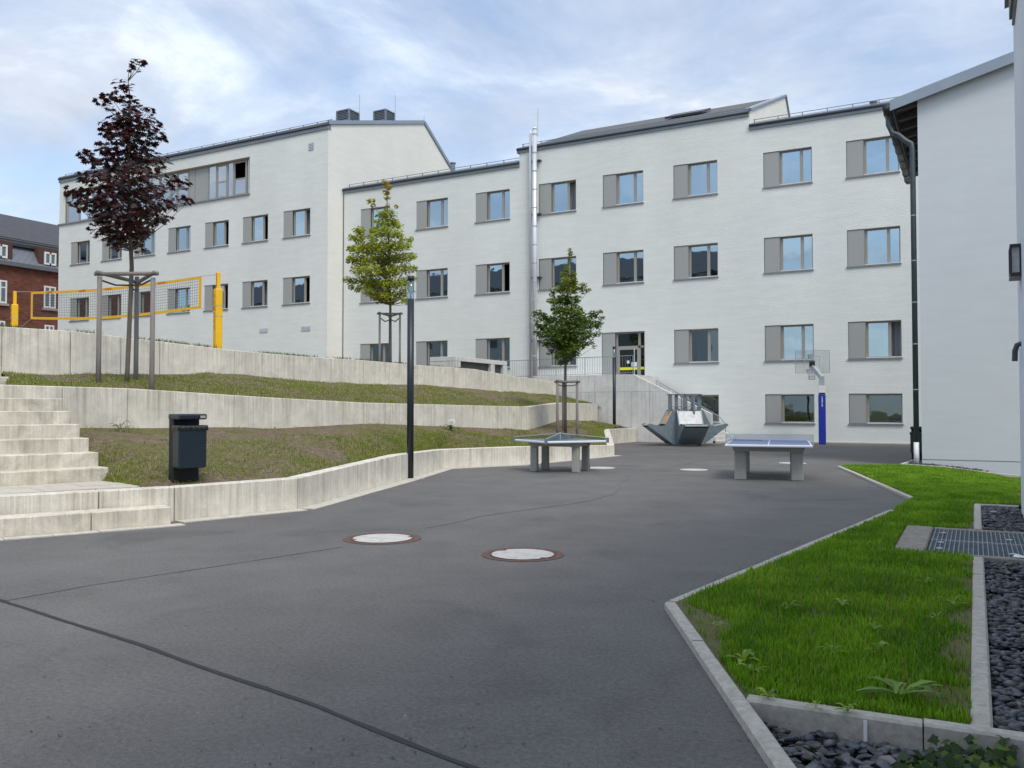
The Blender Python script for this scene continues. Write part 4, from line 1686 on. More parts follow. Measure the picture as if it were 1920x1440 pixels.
# window with dark shutter guide high up
wz = ony(1912, 31, 13.7).z
MB().box(XN - 0.07, XN + 0.02, 12.0, 13.75, wz, wz + 1.9).build('roller_shutter', 'frame_dark', nb)
MB().box(XN - 0.035, XN + 0.02, 11.9, 13.85, wz - 0.05, wz - 0.002).build('sill', 'sill_grey', nb)
lp = ony(1912, 495, 13.6)
lamp = thing('wall_lamp', 'black box lantern mounted on the white wall at right edge', 'lamp', (XN, 13.45, lp.z))
zt, zb = ony(1905, 466, 13.5).z, ony(1905, 525, 13.5).z
m = MB()
m.box(XN - 0.13, XN - 0.002, 13.10, 13.60, zt - 0.035, zt)
m.box(XN - 0.13, XN - 0.002, 13.10, 13.60, zb, zb + 0.05)
m.box(XN - 0.13, XN - 0.002, 13.56, 13.60, zb + 0.05, zt - 0.035)
m.box(XN - 0.13, XN - 0.105, 13.10, 13.14, zb + 0.05, zt - 0.035)
m.box(XN - 0.02, XN - 0.002, 13.10, 13.14, zb + 0.05, zt - 0.035)
m.build('housing', 'lamp_black', lamp)
MB().box(XN - 0.10, XN - 0.004, 13.14, 13.56, zb + 0.05, zt - 0.035).build('diffuser', 'panel_pale', lamp)
bz = ony(1917, 665, 13.4).z
hk = thing('wall_bracket', 'small dark curved fitting on the white wall below the lantern', 'bracket', (XN, 13.6, bz))
m = MB()
m.tube([(XN + 0.01, 13.5, bz + 0.16), (XN - 0.05, 13.5, bz + 0.14), (XN - 0.075, 13.5, bz + 0.06), (XN - 0.08, 13.5, bz - 0.08)], 0.035, 8)
m.build('fitting', 'zinc_dark', hk)

# ------------------------------------------------------------------ brick house far left
XH = -68.0
house = thing('brick_house', 'old red brick house with dark mansard roof behind the volleyball net', 'house', (XH, 42, 3.0))
HY0, HY1 = 20.0, 60.0
ez = onx(54, 503, XH).z
hz_win = []
holesY = []
wins = []
for (xa, xb, ya, yb) in ((-12, 6, 524, 566), (82, 104, 537, 578)):
    a, b2 = onx(xa, (ya + yb) / 2, XH), onx(xb, (ya + yb) / 2, XH)
    wins.append((a.y, b2.y, onx((xa + xb) / 2, yb, XH).z, onx((xa + xb) / 2, ya, XH).z))
dy = wins[1][0] - wins[0][0]
wid = wins[1][1] - wins[1][0]
zlo, zhi = wins[1][2], wins[1][3]
ys = [wins[1][0] + dy * k for k in (-3, -2, -1, 0, 1, 2)]
m = MB()
m.prism([(XH, HY0, 2.0), (XH, HY1, 2.0), (XH, HY1, ez), (XH, HY0, ez)], (-11, 0, 0))
m.build('wall', 'red_brick', house)
m = MB()
m.box(XH, XH + 0.35, HY0 - 0.2, HY1 + 0.2, ez - 0.05, ez + 0.28)
m.build('gutter', 'slate_grey', house)
mz = onx(54, 462, XH - 1.2).z
rz_ = onx(30, 412, XH - 5.5).z
m = MB()
m.quad((XH + 0.1, HY0, ez + 0.28), (XH + 0.1, HY1, ez + 0.28), (XH - 1.1, HY1, mz), (XH - 1.1, HY0, mz))
m.build('mansard_slates', 'slate_lozenge', house)
m = MB()
m.hexa([(XH - 0.6, HY0 - .3, mz - 0.25), (XH - 0.6, HY1 - 7, mz - 0.25), (XH - 5.5, HY1 - 11, rz_), (XH - 5.5, HY0 - .3, rz_)],
       [(XH - 0.6, HY0 - .3, mz), (XH - 0.6, HY1 - 7, mz), (XH - 5.5, HY1 - 11, rz_ + 0.25), (XH - 5.5, HY0 - .3, rz_ + 0.25)])
m.quad((XH - 0.6, HY1 - 7, mz), (XH - 9, HY1 - 7, mz), (XH - 5.5, HY1 - 11, rz_ + 0.2))
m.quad((XH - 10.5, HY0 - .3, mz), (XH - 10.5, HY1 - 7, mz), (XH - 5.5, HY1 - 11, rz_ + 0.2), (XH - 5.5, HY0 - .3, rz_ + 0.2))
m.build('roof', 'tile_dark', house)
m = MB()
m.tube([(XH - 0.75, HY0, mz + 0.35), (XH - 0.75, HY1 - 7, mz + 0.35)], 0.05, 5)
m.tube([(XH - 0.75, HY0, mz + 0.2), (XH - 0.75, HY1 - 7, mz + 0.2)], 0.05, 5)
m.build('snow_guard', 'zinc_dark', house)


def hwin(Y, z0, z1, w, x, arch=True):
    f = MB()
    f.box(x - 0.02, x + 0.06, Y, Y + 0.12, z0, z1)
    f.box(x - 0.02, x + 0.06, Y + w - 0.12, Y + w, z0, z1)
    f.box(x - 0.02, x + 0.06, Y + 0.12, Y + w - 0.12, z0, z0 + 0.13)
    f.box(x - 0.02, x + 0.06, Y + 0.12, Y + w - 0.12, z1 - 0.13, z1)
    f.box(x - 0.02, x + 0.055, Y + w / 2 - 0.06, Y + w / 2 + 0.06, z0 + 0.13, z1 - 0.13)
    if z1 - z0 > 1.6:
        f.box(x - 0.02, x + 0.052, Y + 0.12, Y + w / 2 - 0.06, z0 + (z1 - z0) * 0.66, z0 + (z1 - z0) * 0.66 + 0.1)
        f.box(x - 0.02, x + 0.052, Y + w / 2 + 0.06, Y + w - 0.12, z0 + (z1 - z0) * 0.66, z0 + (z1 - z0) * 0.66 + 0.1)
    wd = f.build('window', 'white_paint', house)
    MB().box(x - 0.01, x + 0.025, Y + 0.12, Y + w - 0.12, z0 + 0.13, z1 - 0.13).build('pane', 'table_steel', wd)
    MB().box(x - 0.05, x + 0.14, Y - 0.15, Y + w + 0.15, z0 - 0.2, z0 - 0.002).build('sill', 'sandstone', wd)


for y in ys:
    hwin(y, zlo, zhi, wid, XH)
    zc = onx(93, 612, XH).z
    hwin(y + 0.1, zc - 0.9, zc + 0.1, wid - 0.2, XH)
# dormers
dz0, dz1 = onx(95, 503, XH).z, onx(95, 476, XH).z
for y in ys:
    d = MB()
    d.box(XH - 1.3, XH - 0.05, y - 0.45, y + wid + 0.45, ez + 0.1, dz1 + 0.45)
    dm = d.build('dormer', 'red_tile_brown', house)
    f = MB()
    f.box(XH - 0.06, XH + 0.05, y, y + 0.13, dz0 + 0.25, dz1 + 0.1)
    f.box(XH - 0.06, XH + 0.05, y + wid - 0.13, y + wid, dz0 + 0.25, dz1 + 0.1)
    f.box(XH - 0.06, XH + 0.05, y + wid / 2 - 0.07, y + wid / 2 + 0.07, dz0 + 0.25, dz1 + 0.1)
    f.box(XH - 0.06, XH + 0.05, y + 0.13, y + wid - 0.13, dz1 - 0.05, dz1 + 0.1)
    f.box(XH - 0.06, XH + 0.05, y + 0.13, y + wid - 0.13, dz0 + 0.25, dz0 + 0.4)
    f.build('window_frame', 'white_paint', dm)
    MB().box(XH - 0.05, XH + 0.0, y + 0.13, y + wid - 0.13, dz0 + 0.4, dz1 - 0.05).build('pane', 'table_steel', dm)

# building across the yard (behind the camera): only its reflection shows in the windows
opp = thing('opposite_building', 'dark roofed building across the yard, seen only reflected in the window panes', 'building', (-70, -27, 0))
MB().box(-120, -29, -40, -26, -0.6, 18.5).build('wall', 'opposite_wall', opp)
MB().prism([(-121, -25.5, 18.5), (-121, -33, 22.6), (-121, -40.5, 18.5)], (93, 0, 0)).build('roof', 'opposite_roof', opp)
for k in range(16):
    for zz_ in (2.5, 6.4, 10.3, 14.2):
        MB().box(-118 + k * 5.6, -115.6 + k * 5.6, -26.02, -25.96, zz_, zz_ + 1.8).build('window', 'zinc_dark', opp)

# ------------------------------------------------------------------ kerbs, lawn, gravel beds
def lawn_z(x, y):
    sx = min(1, max(0, (x + 1.5) / 2.2))
    sy = min(1, max(0, (y - 16) / 8))
    return 0.035 - 0.24 * sx * sx * sy + 0.018 * mnoise.noise(Vector((x * 0.8, y * 0.8, 0)))


def sst(t):
    return t * t * (3 - 2 * t)


KERB_MESH = {}


def kerb(root, a, b, w=0.08, zt=0.055, zb=-0.18, ln=1.0, zfun=None):
    a, b = Vector((a[0], a[1], 0)), Vector((b[0], b[1], 0))
    d = b - a
    n = max(1, round(d.length / ln))
    st_ = d.length / n
    d.normalize()
    s = Vector((-d.y, d.x, 0))
    base = Vector(ROOTS[root.as_pointer()])
    for k in range(n):
        p, q = a + d * (st_ * k + 0.003), a + d * (st_ * (k + 1) - 0.003)
        z0 = (zfun(p.x, p.y) if zfun else 0) + zt + random.uniform(-.003, .003)
        z1 = (zfun(q.x, q.y) if zfun else 0) + zt + random.uniform(-.003, .003)
        c = 0.012
        prof = [(-w / 2, zb), (w / 2, zb), (w / 2, -c), (w / 2 - c, 0), (-w / 2 + c, 0), (-w / 2, -c)]
        m = MB()
        m.hexa([tuple(p + s * u + ZU * (z0 + v if v > zb else zb)) for u, v in prof], [tuple(q + s * u + ZU * (z1 + v if v > zb else zb)) for u, v in prof])
        m.build('kerb_stone', 'kerb_concrete', root)


kerb_root = structure('kerb', tuple(K1))
kerb(kerb_root, K1f, K1 + K1d * 0.045, 0.085, 0.06)
kerb(kerb_root, K1 + (K2e - K1).normalized() * 0.05, K2e, 0.085, 0.045)
kerb(kerb_root, K3s, K3e, 0.085, 0.05)
KX = 0.005
kerb(kerb_root, (KX, 4.45), (KX, 9.52), 0.092, 0.06)
kerb(kerb_root, (KX, 11.78), (KX, 14.86), 0.092, 0.05)
kerb(kerb_root, (KX - 0.04, 14.92), (XN - 0.01, 14.92), 0.07, 0.045)
kx_l = K1 + K1d * ((K1.y - 4.32) / -K1d.y)
kerb(kerb_root, (kx_l.x + 0.035, 4.355), (XN, 4.44), 0.09, 0.062, -0.2)
bl = BED_L
kerb(kerb_root, (bl.x, bl.y), (XN + 1.6, YR - 0.42), 0.08, 0.055, -0.6, 1.0, lawn_z)
kerb(kerb_root, (bl.x, bl.y), (-1.53, 26.0), 0.08, 0.055, -0.6, 1.0, lawn_z)

# lawn surface as a gridded sheet clipped to its outline
lawn_poly = [(kx_l.x + 0.01, 4.40), (KX - 0.045, 4.46), (KX - 0.045, 9.55), (-0.772, 9.57), (-0.772, 11.71), (KX - 0.045, 11.78), (KX - 0.045, 14.95), (XN, 14.95), (XN + 1.6, 14.95), (XN + 1.6, YR - 0.45),
             (bl.x, bl.y), (K3e.x + 0.01, K3e.y - 0.01), (K3s.x + 0.01, K3s.y), (K2e.x + 0.01, K2e.y), (K1.x + 0.01, K1.y - 0.01)]


def in_poly(x, y, poly):
    c = False
    n = len(poly)
    for i in range(n):
        a, b = poly[i], poly[(i + 1) % n]
        if (a[1] > y) != (b[1] > y) and x < (b[0] - a[0]) * (y - a[1]) / (b[1] - a[1]) + a[0]:
            c = not c
    return c


bm = bmesh.new()
vs = [bm.verts.new((x, y, 0)) for x, y in lawn_poly]
bm.faces.new(vs)
for yy in np.arange(4.8, 24.6, 0.5):
    r = bmesh.ops.bisect_plane(bm, geom=bm.verts[:] + bm.edges[:] + bm.faces[:], plane_co=(0, yy, 0), plane_no=(0, 1, 0))
for xx in np.arange(-3.0, 2.2, 0.5):
    r = bmesh.ops.bisect_plane(bm, geom=bm.verts[:] + bm.edges[:] + bm.faces[:], plane_co=(xx, 0, 0), plane_no=(1, 0, 0))
for v in bm.verts:
    v.co.z = lawn_z(v.co.x, v.co.y)
bmesh.ops.recalc_face_normals(bm, faces=bm.faces)
me = bpy.data.meshes.new('lawn')
bm.to_mesh(me)
bm.free()
me.materials.append(MATS['lawn_green'])
tag(link('lawn', me), kind='structure')


def cam_dist(x, y):
    return (Vector((x, y, 0))).dot(FW0)


def blades(name, pts, hmin, hmax, wid, cols, label, lean=0.5):
    n = len(pts)
    P = np.array(pts)
    ang = np.random.rand(n) * 2 * PI
    h = hmin + (hmax - hmin) * np.random.rand(n) ** 1.3
    w = wid * (0.7 + 0.6 * np.random.rand(n))
    ln = lean * np.random.rand(n)
    la = np.random.rand(n) * 2 * PI
    sx, sy = np.cos(ang) * w / 2, np.sin(ang) * w / 2
    dx, dy = np.cos(la) * ln * h, np.sin(la) * ln * h
    V = np.zeros((n, 5, 3))
    V[:, 0] = P + np.stack([-sx, -sy, -0.01 * np.ones(n)], 1)
    V[:, 1] = P + np.stack([sx, sy, -0.01 * np.ones(n)], 1)
    V[:, 2] = P + np.stack([sx * .8 + dx * .35, sy * .8 + dy * .35, h * .6], 1)
    V[:, 3] = P + np.stack([-sx * .8 + dx * .35, -sy * .8 + dy * .35, h * .6], 1)
    V[:, 4] = P + np.stack([dx, dy, h * (1 - 0.3 * ln)], 1)
    base = np.arange(n)[:, None] * 5
    fq = base + np.array([0, 1, 2, 3])
    ft = base + np.array([3, 2, 4])
    flat = np.concatenate([fq, ft], 1).ravel()
    counts = np.tile([4, 3], n)
    CC = np.repeat(cols, 5, axis=0)
    CC = CC.reshape(n, 5, 3)
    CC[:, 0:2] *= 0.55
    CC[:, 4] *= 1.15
    me = numpy_mesh(name, V.reshape(-1, 3), flat, counts, 'grass_blade', CC.reshape(-1, 3))
    o = link(name, me)
    tag(o, label, 'grass', kind='stuff')
    return o


def lawn_bare(x, y):
    v = mnoise.noise(Vector((x * 1.3 + 3, y * 1.3, 2.0))) + 0.8 * mnoise.noise(Vector((x * 3.6, y * 3.6, 7.0)))
    edge = 0
    if x > KX - 0.30 and y < 15:
        edge = 0.75 * (1 - (KX - x) / 0.30)
    dk = abs((Vector((x, y, 0)) - K1).cross(K1d).z)
    if dk < 0.42 and y < 6.4:
        edge = max(edge, 1.05 * (1 - dk / 0.42))
    return v * 0.55 + edge


def seg_dist(x, y, a, b):
    d = b - a
    t = max(0, min(1, ((x - a.x) * d.x + (y - a.y) * d.y) / (d.x * d.x + d.y * d.y)))
    return math.hypot(x - a.x - d.x * t, y - a.y - d.y * t)


pts, cols = [], []
rng = random.Random(3)
tries = 0
while len(pts) < 150000 and tries < 900000:
    tries += 1
    # more blades close to the camera
    u = rng.random()
    y = 4.4 + 20 * u ** 1.9
    x = -3.1 + 5.3 * rng.random()
    if not in_poly(x, y, lawn_poly):
        continue
    lim = 0.055 + 0.035 * mnoise.noise(Vector((x * 5, y * 5, 1)))
    if seg_dist(x, y, K1, K2e) < lim + 0.02 or seg_dist(x, y, K1, K1f) < lim or seg_dist(x, y, K3s, K3e) < lim or seg_dist(x, y, BED_L, Vector((XN + 1.6, YR - 0.42, 0))) < 0.12:
        continue
    b_ = lawn_bare(x, y)
    if b_ > 0.36 and rng.random() < min(0.88, (b_ - 0.36) * 4):
        continue
    if x > KX + 0.6 and y < 18:
        continue
    pts.append((x, y, lawn_z(x, y)))
    k = min(1, max(0, 0.5 + 0.9 * mnoise.noise(Vector((x * 2.1, y * 2.1, 4))) + 0.5 * mnoise.noise(Vector((x * 7, y * 7, 4)))))
    t = rng.random()
    c = np.array([0.110, 0.270, 0.012]) * (1 - k) + np.array([0.250, 0.470, 0.028]) * k
    if t > 0.93:
        c = np.array([0.30, 0.28, 0.11])
    elif t < 0.25:
        c = c * 0.65
    cols.append(c * (0.8 + 0.4 * rng.random()))
pts = np.array(pts)
far = np.clip((pts[:, 1] - 4) / 14, 0, 1)
near = pts[:, 1] < 8.5
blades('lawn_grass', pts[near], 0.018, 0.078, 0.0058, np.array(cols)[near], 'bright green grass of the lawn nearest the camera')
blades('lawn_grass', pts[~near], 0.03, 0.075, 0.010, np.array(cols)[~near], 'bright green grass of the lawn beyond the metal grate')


def slope_grass(grid, n, label, dens_bias, seed):
    rg = random.Random(seed)
    nu, nv = len(grid), len(grid[0])
    pts, cols = [], []
    tries = 0
    while len(pts) < n and tries < n * 14:
        tries += 1
        u = rg.random() * (nu - 1.001)
        v = rg.random() * (nv - 1.001)
        i, j = int(u), int(v)
        fu, fv = u - i, v - j
        p = grid[i][j].lerp(grid[i + 1][j], fu).lerp(grid[i][j + 1].lerp(grid[i + 1][j + 1], fu), fv)
        tv = v / (nv - 1)
        m_ = mnoise.noise(Vector((p.x * 0.7, p.y * 0.7, seed))) + 0.7 * mnoise.noise(Vector((p.x * 2.4, p.y * 2.4, seed + 3)))
        dens = dens_bias(i / nu, tv) + 0.55 * m_
        if rg.random() > dens:
            continue
        pts.append((p.x, p.y, p.z))
        t = rg.random()
        c = np.array([0.130, 0.205, 0.026]) if t < 0.60 else (np.array([0.24, 0.245, 0.06]) if t < 0.78 else np.array([0.38, 0.32, 0.17]))
        cols.append(c * (0.9 + 0.65 * rg.random()))
    blades('slope_grass', np.array(pts), 0.018, 0.07, 0.0095, np.array(cols), label, 1.0)


slope_grass(grid_low, 62000, 'patchy grass on the lower slope behind the litter bin', lambda u, t: 0.70 - 0.85 * t + (0.20 if u > 0.2 else -0.22) * (1 - t) - (0.25 if 0.55 < u < 0.72 else 0), 11)
slope_grass(grid_up, 62000, 'patchy grass on the upper slope below the topmost wall', lambda u, t: 0.80 - 0.75 * t - (0.35 if 0.55 < u < 0.8 else 0), 23)
# tufts along the crest of the topmost wall
pts, cols = [], []
rg = random.Random(5)
for i in range(0, 9):
    a, b2 = UW_in[i], UW_in[i + 1]
    za, zb = UW[i][1], UW[i + 1][1]
    for k in range(900):
        t = rg.random()
        p = a.lerp(b2, t)
        nv = mnoise.noise(Vector((p.x * 0.9, p.y * 0.9, 8)))
        if nv < 0.05 and not i < 2:
            continue
        pts.append((p.x - rg.random() * 0.5, p.y + rg.random() * 0.5, za + (zb - za) * t - 0.02))
        cols.append(np.array([0.08, 0.14, 0.02]) * (0.6 + 0.7 * rg.random()))
blades('crest_grass', np.array(pts), 0.05, 0.17, 0.014, np.array(cols), 'grass tufts along the crest of the topmost wall', 0.6)

# gravel beds
gb = structure('gravel_bed', (0.3, 6, 0))
m = MB()
m.quad((KX + 0.04, 4.48, 0.0), (XN + 0.02, 4.48, 0.0), (XN + 0.02, 9.56, 0.0), (KX + 0.04, 9.56, 0.0))
m.build('bed', 'lamp_black', gb)
MB().quad((KX + 0.04, 11.74, 0.0), (XN + 0.02, 11.74, 0.0), (XN + 0.02, 14.9, 0.0), (KX + 0.04, 14.9, 0.0)).build('bed', 'lamp_black', gb)
MB().quad((K1f.x, K1f.y, -0.09), (XN, K1f.y, -0.09), (XN, 4.40, -0.09), (kx_l.x, 4.33, -0.09)).build('bed', 'lamp_black', gb)
MB().quad((-1.6, YR - 0.75, -0.24), (2.3, YR - 0.75, -0.30), (2.3, YR + 0.05, -0.30), (-1.6, YR + 0.05, -0.05)).build('bed', 'lamp_black', gb)
MB().quad((-1.62, YR - 0.4, -0.05), (-1.2, YR - 0.4, -0.05), (-1.2, 26.0, -0.05), (-1.56, 26.0, -0.05)).build('bed', 'lamp_black', gb)


def stone_mesh(seed):
    rg = random.Random(seed)
    bm = bmesh.new()
    sx, sy, sz = rg.uniform(0.9, 1.3), rg.uniform(0.6, 0.95), rg.uniform(0.30, 0.55)
    for _ in range(15):
        v = Vector((rg.gauss(0, 1), rg.gauss(0, 1), rg.gauss(0, 1))).normalized()
        bm.verts.new((v.x * sx, v.y * sy, v.z * sz))
    r = bmesh.ops.convex_hull(bm, input=bm.verts[:])
    bmesh.ops.recalc_face_normals(bm, faces=bm.faces)
    bmesh.ops.triangulate(bm, faces=bm.faces)
    me = bpy.data.meshes.new('stone')
    bm.to_mesh(me)
    bm.free()
    me.materials.append(MATS['slate_chip'])
    return me


SM = [stone_mesh(i) for i in range(10)]
spots = []
rg = random.Random(9)


def fill_stones(fn, n, z):
    out = []
    for _ in range(n):
        x, y = fn()
        out.append((x, y, z))
    return out


def tri_bed():
    while True:
        y = rg.uniform(2.9, 4.30)
        x = rg.uniform(-1.3, XN)
        lim = K1.x + (K1.y - y) / (-K1d.y) * K1d.x + 0.075
        if x > lim:
            return x, y


lay = []
for _ in range(1500):
    x, y = tri_bed()
    lay.append((x, y, -0.075 + rg.uniform(0, 0.035)))
for _ in range(1700):
    y = 4.52 + 5.0 * rg.random() ** 1.2
    lay.append((rg.uniform(KX + 0.06, XN - 0.02), y, 0.008 + rg.uniform(0, 0.028)))
for _ in range(800):
    lay.append((rg.uniform(KX + 0.06, XN - 0.02), rg.uniform(11.8, 14.85), 0.008 + rg.uniform(0, 0.025)))
for _ in range(700):
    x = rg.uniform(-1.55, 1.6)
    lay.append((x, YR - rg.uniform(0.02, 0.42), lawn_z(x, YR - 0.3) + rg.uniform(-0.02, 0.05)))
for _ in range(150):
    lay.append((rg.uniform(-1.55, -1.26), rg.uniform(YR - 0.3, 25.9), 0.0 + rg.uniform(0.0, 0.03)))


def pix_of(p):
    q = Vector(p) - EYEP
    d = q.dot(FW)
    return 960 + F * q.dot(RT) / d, 720 - F * q.dot(UP) / d, d


vis, rest = [], []
for p in lay:
    x, y, d = pix_of(p)
    if -20 < x < 1960 and -20 < y < 1480:
        vis.append((d, p))
    else:
        rest.append(p)
vis.sort(key=lambda q: q[0])
gbo = Vector(ROOTS[gb.as_pointer()])
for d, p in vis[:300]:
    s = rg.uniform(0.024, 0.052)
    o = link('stone', SM[rg.randrange(10)], gb, Vector(p) - gbo, (rg.uniform(-.35, .35), rg.uniform(-.35, .35), rg.uniform(0, 6.28)))
    o.scale = (s, s, s)
V, Fc, off = [], [], 0
tmpl = []
for me in SM:
    tmpl.append((np.array([v.co[:] for v in me.vertices]), [tuple(p.vertices) for p in me.polygons]))
for p in [q[1] for q in vis[300:]] + rest[:900]:
    tv, tf = tmpl[rg.randrange(10)]
    s = rg.uniform(0.022, 0.046)
    a, t1 = rg.uniform(0, 6.28), rg.uniform(-.4, .4)
    R = np.array(Matrix.Rotation(a, 3, 'Z') @ Matrix.Rotation(t1, 3, 'X'))
    V.append(tv @ R.T * s + np.array(p))
    for f in tf:
        Fc.extend([i + off for i in f])
    off += len(tv)
V = np.concatenate(V)
me = numpy_mesh('small_stones', V - np.array(gbo), Fc, [3] * (len(Fc) // 3), 'slate_chip')
o = link('small_stones', me, gb)
o['kind'] = 'stuff'

# metal grate with concrete frame
gx0, gx1, gy0_, gy1_ = -0.77, XN - 0.002, 9.58, 11.70
gr = thing('light_well_grate', 'galvanised walk-on grating in a concrete frame between lawn and wall', 'grate', (0, 10.6, 0))
m = MB()
m.box(gx0, gx0 + 0.30, gy0_, gy1_, -0.3, 0.055)
m.build('frame_slab', 'frame_concrete', gr, bevel=0.015, seg=1)
MB().box(gx0 + 0.302, gx1, gy0_, gy0_ + 0.10, -0.3, 0.05).build('frame_edge', 'frame_concrete', gr, bevel=0.01, seg=1)
MB().box(gx0 + 0.302, gx1, gy1_ - 0.10, gy1_, -0.3, 0.05).build('frame_edge', 'frame_concrete', gr, bevel=0.01, seg=1)
MB().box(gx0 + 0.302, gx1, gy0_ + 0.1, gy1_ - 0.1, -0.5, -0.35).build('shaft_floor', 'lamp_black', gr)
# bearing bars
bmesh_ = MB().box(-0.005, 0.005, gy0_ + 0.105 - 10.6, gy1_ - 0.105 - 10.6, -0.03, 0.046).mesh('bearing_bar', 'galvanised')
x = gx0 + 0.33
while x < gx1 - 0.01:
    link('bearing_bar', bmesh_, gr, (x, 0, 0))
    x += 0.0445
cbm = MB().box(gx0 + 0.31, gx1 - 0.005, -0.003, 0.003, 0.012, 0.038)
m = MB()
y = gy0_ + 0.13
while y < gy1_ - 0.12:
    m.box(gx0 + 0.31, gx1 - 0.005, y - 0.002, y + 0.002, 0.005, 0.036)
    y += 0.022
cb = m.build('cross_bars', 'galvanised', gr)
cb['kind'] = 'stuff'
MB().box(gx0 + 0.31, gx1 - 0.005, 10.63, 10.65, 0.0, 0.047).build('joint_bar', 'galv_pale', gr)
for (xx, yy) in ((gx0 + 0.42, 9.95), (gx0 + 0.42, 10.4), (gx0 + 0.42, 11.2), (gx1 - 0.25, 9.9), (gx1 - 0.25, 10.95)):
    MB().box(xx - 0.03, xx + 0.03, yy - 0.018, yy + 0.018, 0.047, 0.054).build('clip', 'sill_metal', gr)
lf = onz(1912, 1046, 0.05)
m = MB()
m.prism([(lf.x - 0.06, lf.y, 0.056), (lf.x - 0.02, lf.y - 0.05, 0.058), (lf.x + 0.06, lf.y - 0.03, 0.056), (lf.x + 0.04, lf.y + 0.03, 0.06), (lf.x - 0.03, lf.y + 0.05, 0.075)], (0, 0, 0.006))
tag(m.build('paper_scrap', 'paper_white'), 'small white scrap of paper lying on the grating', 'litter')
ps = onz(1863, 961, 0.05)
bm = bmesh.new()
bmesh.ops.create_icosphere(bm, subdivisions=2, radius=0.04)
for v in bm.verts:
    v.co = Vector((v.co.x * 1.2, v.co.y, v.co.z * 0.5)) * (1 + 0.1 * mnoise.noise(v.co * 30))
me = bpy.data.meshes.new('pale_stone')
bm.to_mesh(me)
bm.free()
me.materials.append(MATS['sandstone'])
tag(link('pale_stone', me, None, (ps.x, ps.y, 0.058)), 'single pale stone among the dark slate chippings by the grate', 'stone')

# ------------------------------------------------------------------ manholes
MH = [((717, 1010), 145, 'manhole cover with smooth pale lid, nearest the low wall', 0.4, True),
      ((980, 1040), 154, 'manhole cover with scuffed pale lid in the foreground yard', 2.4, True),
      ((1124, 877.5), 58, 'pale manhole lid just behind the square table tennis table', 1.0, False),
      ((1301, 881), 52, 'pale manhole lid in the open yard between the two tables', 0.2, False),
      ((1486, 868.5), 50, 'pale manhole lid beyond the legs of the rectangular table', 0.9, False)]
for (x, y), wpx, label, rot, ring in MH:
    p = onz(x, y)
    r = wpx / F * cam_dist(p.x, p.y) / 2
    t = thing('manhole_cover', label, 'manhole', (p.x, p.y, 0), rot, 'manhole covers in the yard', local=True)
    if ring:
        MB().ring((0, 0), r * 0.83, r, -0.05, 0.006, 48).build('outer_ring', 'rust_ring', t, off=(0, 0, 0))
        MB().ring((0, 0), r * 0.76, r * 0.80, -0.05, 0.009, 48).build('inner_ring', 'rust_ring', t, off=(0, 0, 0))
        rl = r * 0.755
    else:
        rl = r * 0.98
    prof = []
    n = 56
    for k in range(n):
        a = 2 * PI * k / n
        rr = rl
        if ring and (abs((a - 0.4)) < 0.16 or abs(a - 0.4 - PI) < 0.16):
            rr = rl * 0.86
        prof.append((rr * math.cos(a), rr * math.sin(a)))
    MB().hexa([(u, v, -0.04) for u, v in prof], [(u, v, 0.008) for u, v in prof]).build('lid', 'manhole_concrete', t, off=(0, 0, 0))
    if ring:
        for a in (0.4, 0.4 + PI):
            MB().box(-0.05, 0.05, -0.045, 0.045, 0.0, 0.0065).build('lifting_slot', 'rust_ring', t, off=(-rl * 0.92 * math.cos(a), -rl * 0.92 * math.sin(a), 0))

# ------------------------------------------------------------------ table tennis tables
def leg_frame(t, sx, sy, lw, ld, zt):
    """two arched concrete frames: legs at (+-sx, +-sy)"""
    for s in (-1, 1):
        for q in (-1, 1):
            m = MB()
            cx, cy = s * sx, q * sy
            m.box(cx - lw / 2, cx + lw / 2, cy - ld / 2, cy + ld / 2, 0, zt - 0.12)
            m.build('leg', 'table_concrete', t, bevel=0.02, off=(0, 0, 0))
            m = MB()
            m.box(cx + s * 0.02, cx + s * (lw / 2 + 0.006), cy + q * -ld / 2 - 0.006, cy + q * ld / 2 + 0.006, 0.0, 0.16)
            m.build('foot_block', 'table_concrete', t, bevel=0.006, seg=1, off=(0, 0, 0))
    for q in (-1, 1):
        m = MB()
        m.prism([(-sx - lw / 2, q * sy - ld * 0.42, zt - 0.119), (-sx + lw / 2, q * sy - ld * 0.42, zt - 0.119), (-sx + lw / 2 + 0.04, q * sy - ld * 0.42, zt - 0.10), (sx - lw / 2 - 0.04, q * sy - ld * 0.42, zt - 0.10),
                 (sx - lw / 2, q * sy - ld * 0.42, zt - 0.119), (sx + lw / 2, q * sy - ld * 0.42, zt - 0.119), (sx + lw / 2 + 0.05, q * sy - ld * 0.42, zt - 0.002), (-sx - lw / 2 - 0.05, q * sy - ld * 0.42, zt - 0.002)], (0, ld * 0.84, 0))
        m.build('cross_beam', 'table_concrete', t, bevel=0.01, off=(0, 0, 0))
    for s in (-1, 1):
        MB().box(s * sx - 0.07, s * sx + 0.07, -sy + ld * 0.42, sy - ld * 0.42, zt - 0.10, zt - 0.002).build('side_beam', 'table_concrete', t, off=(0, 0, 0))


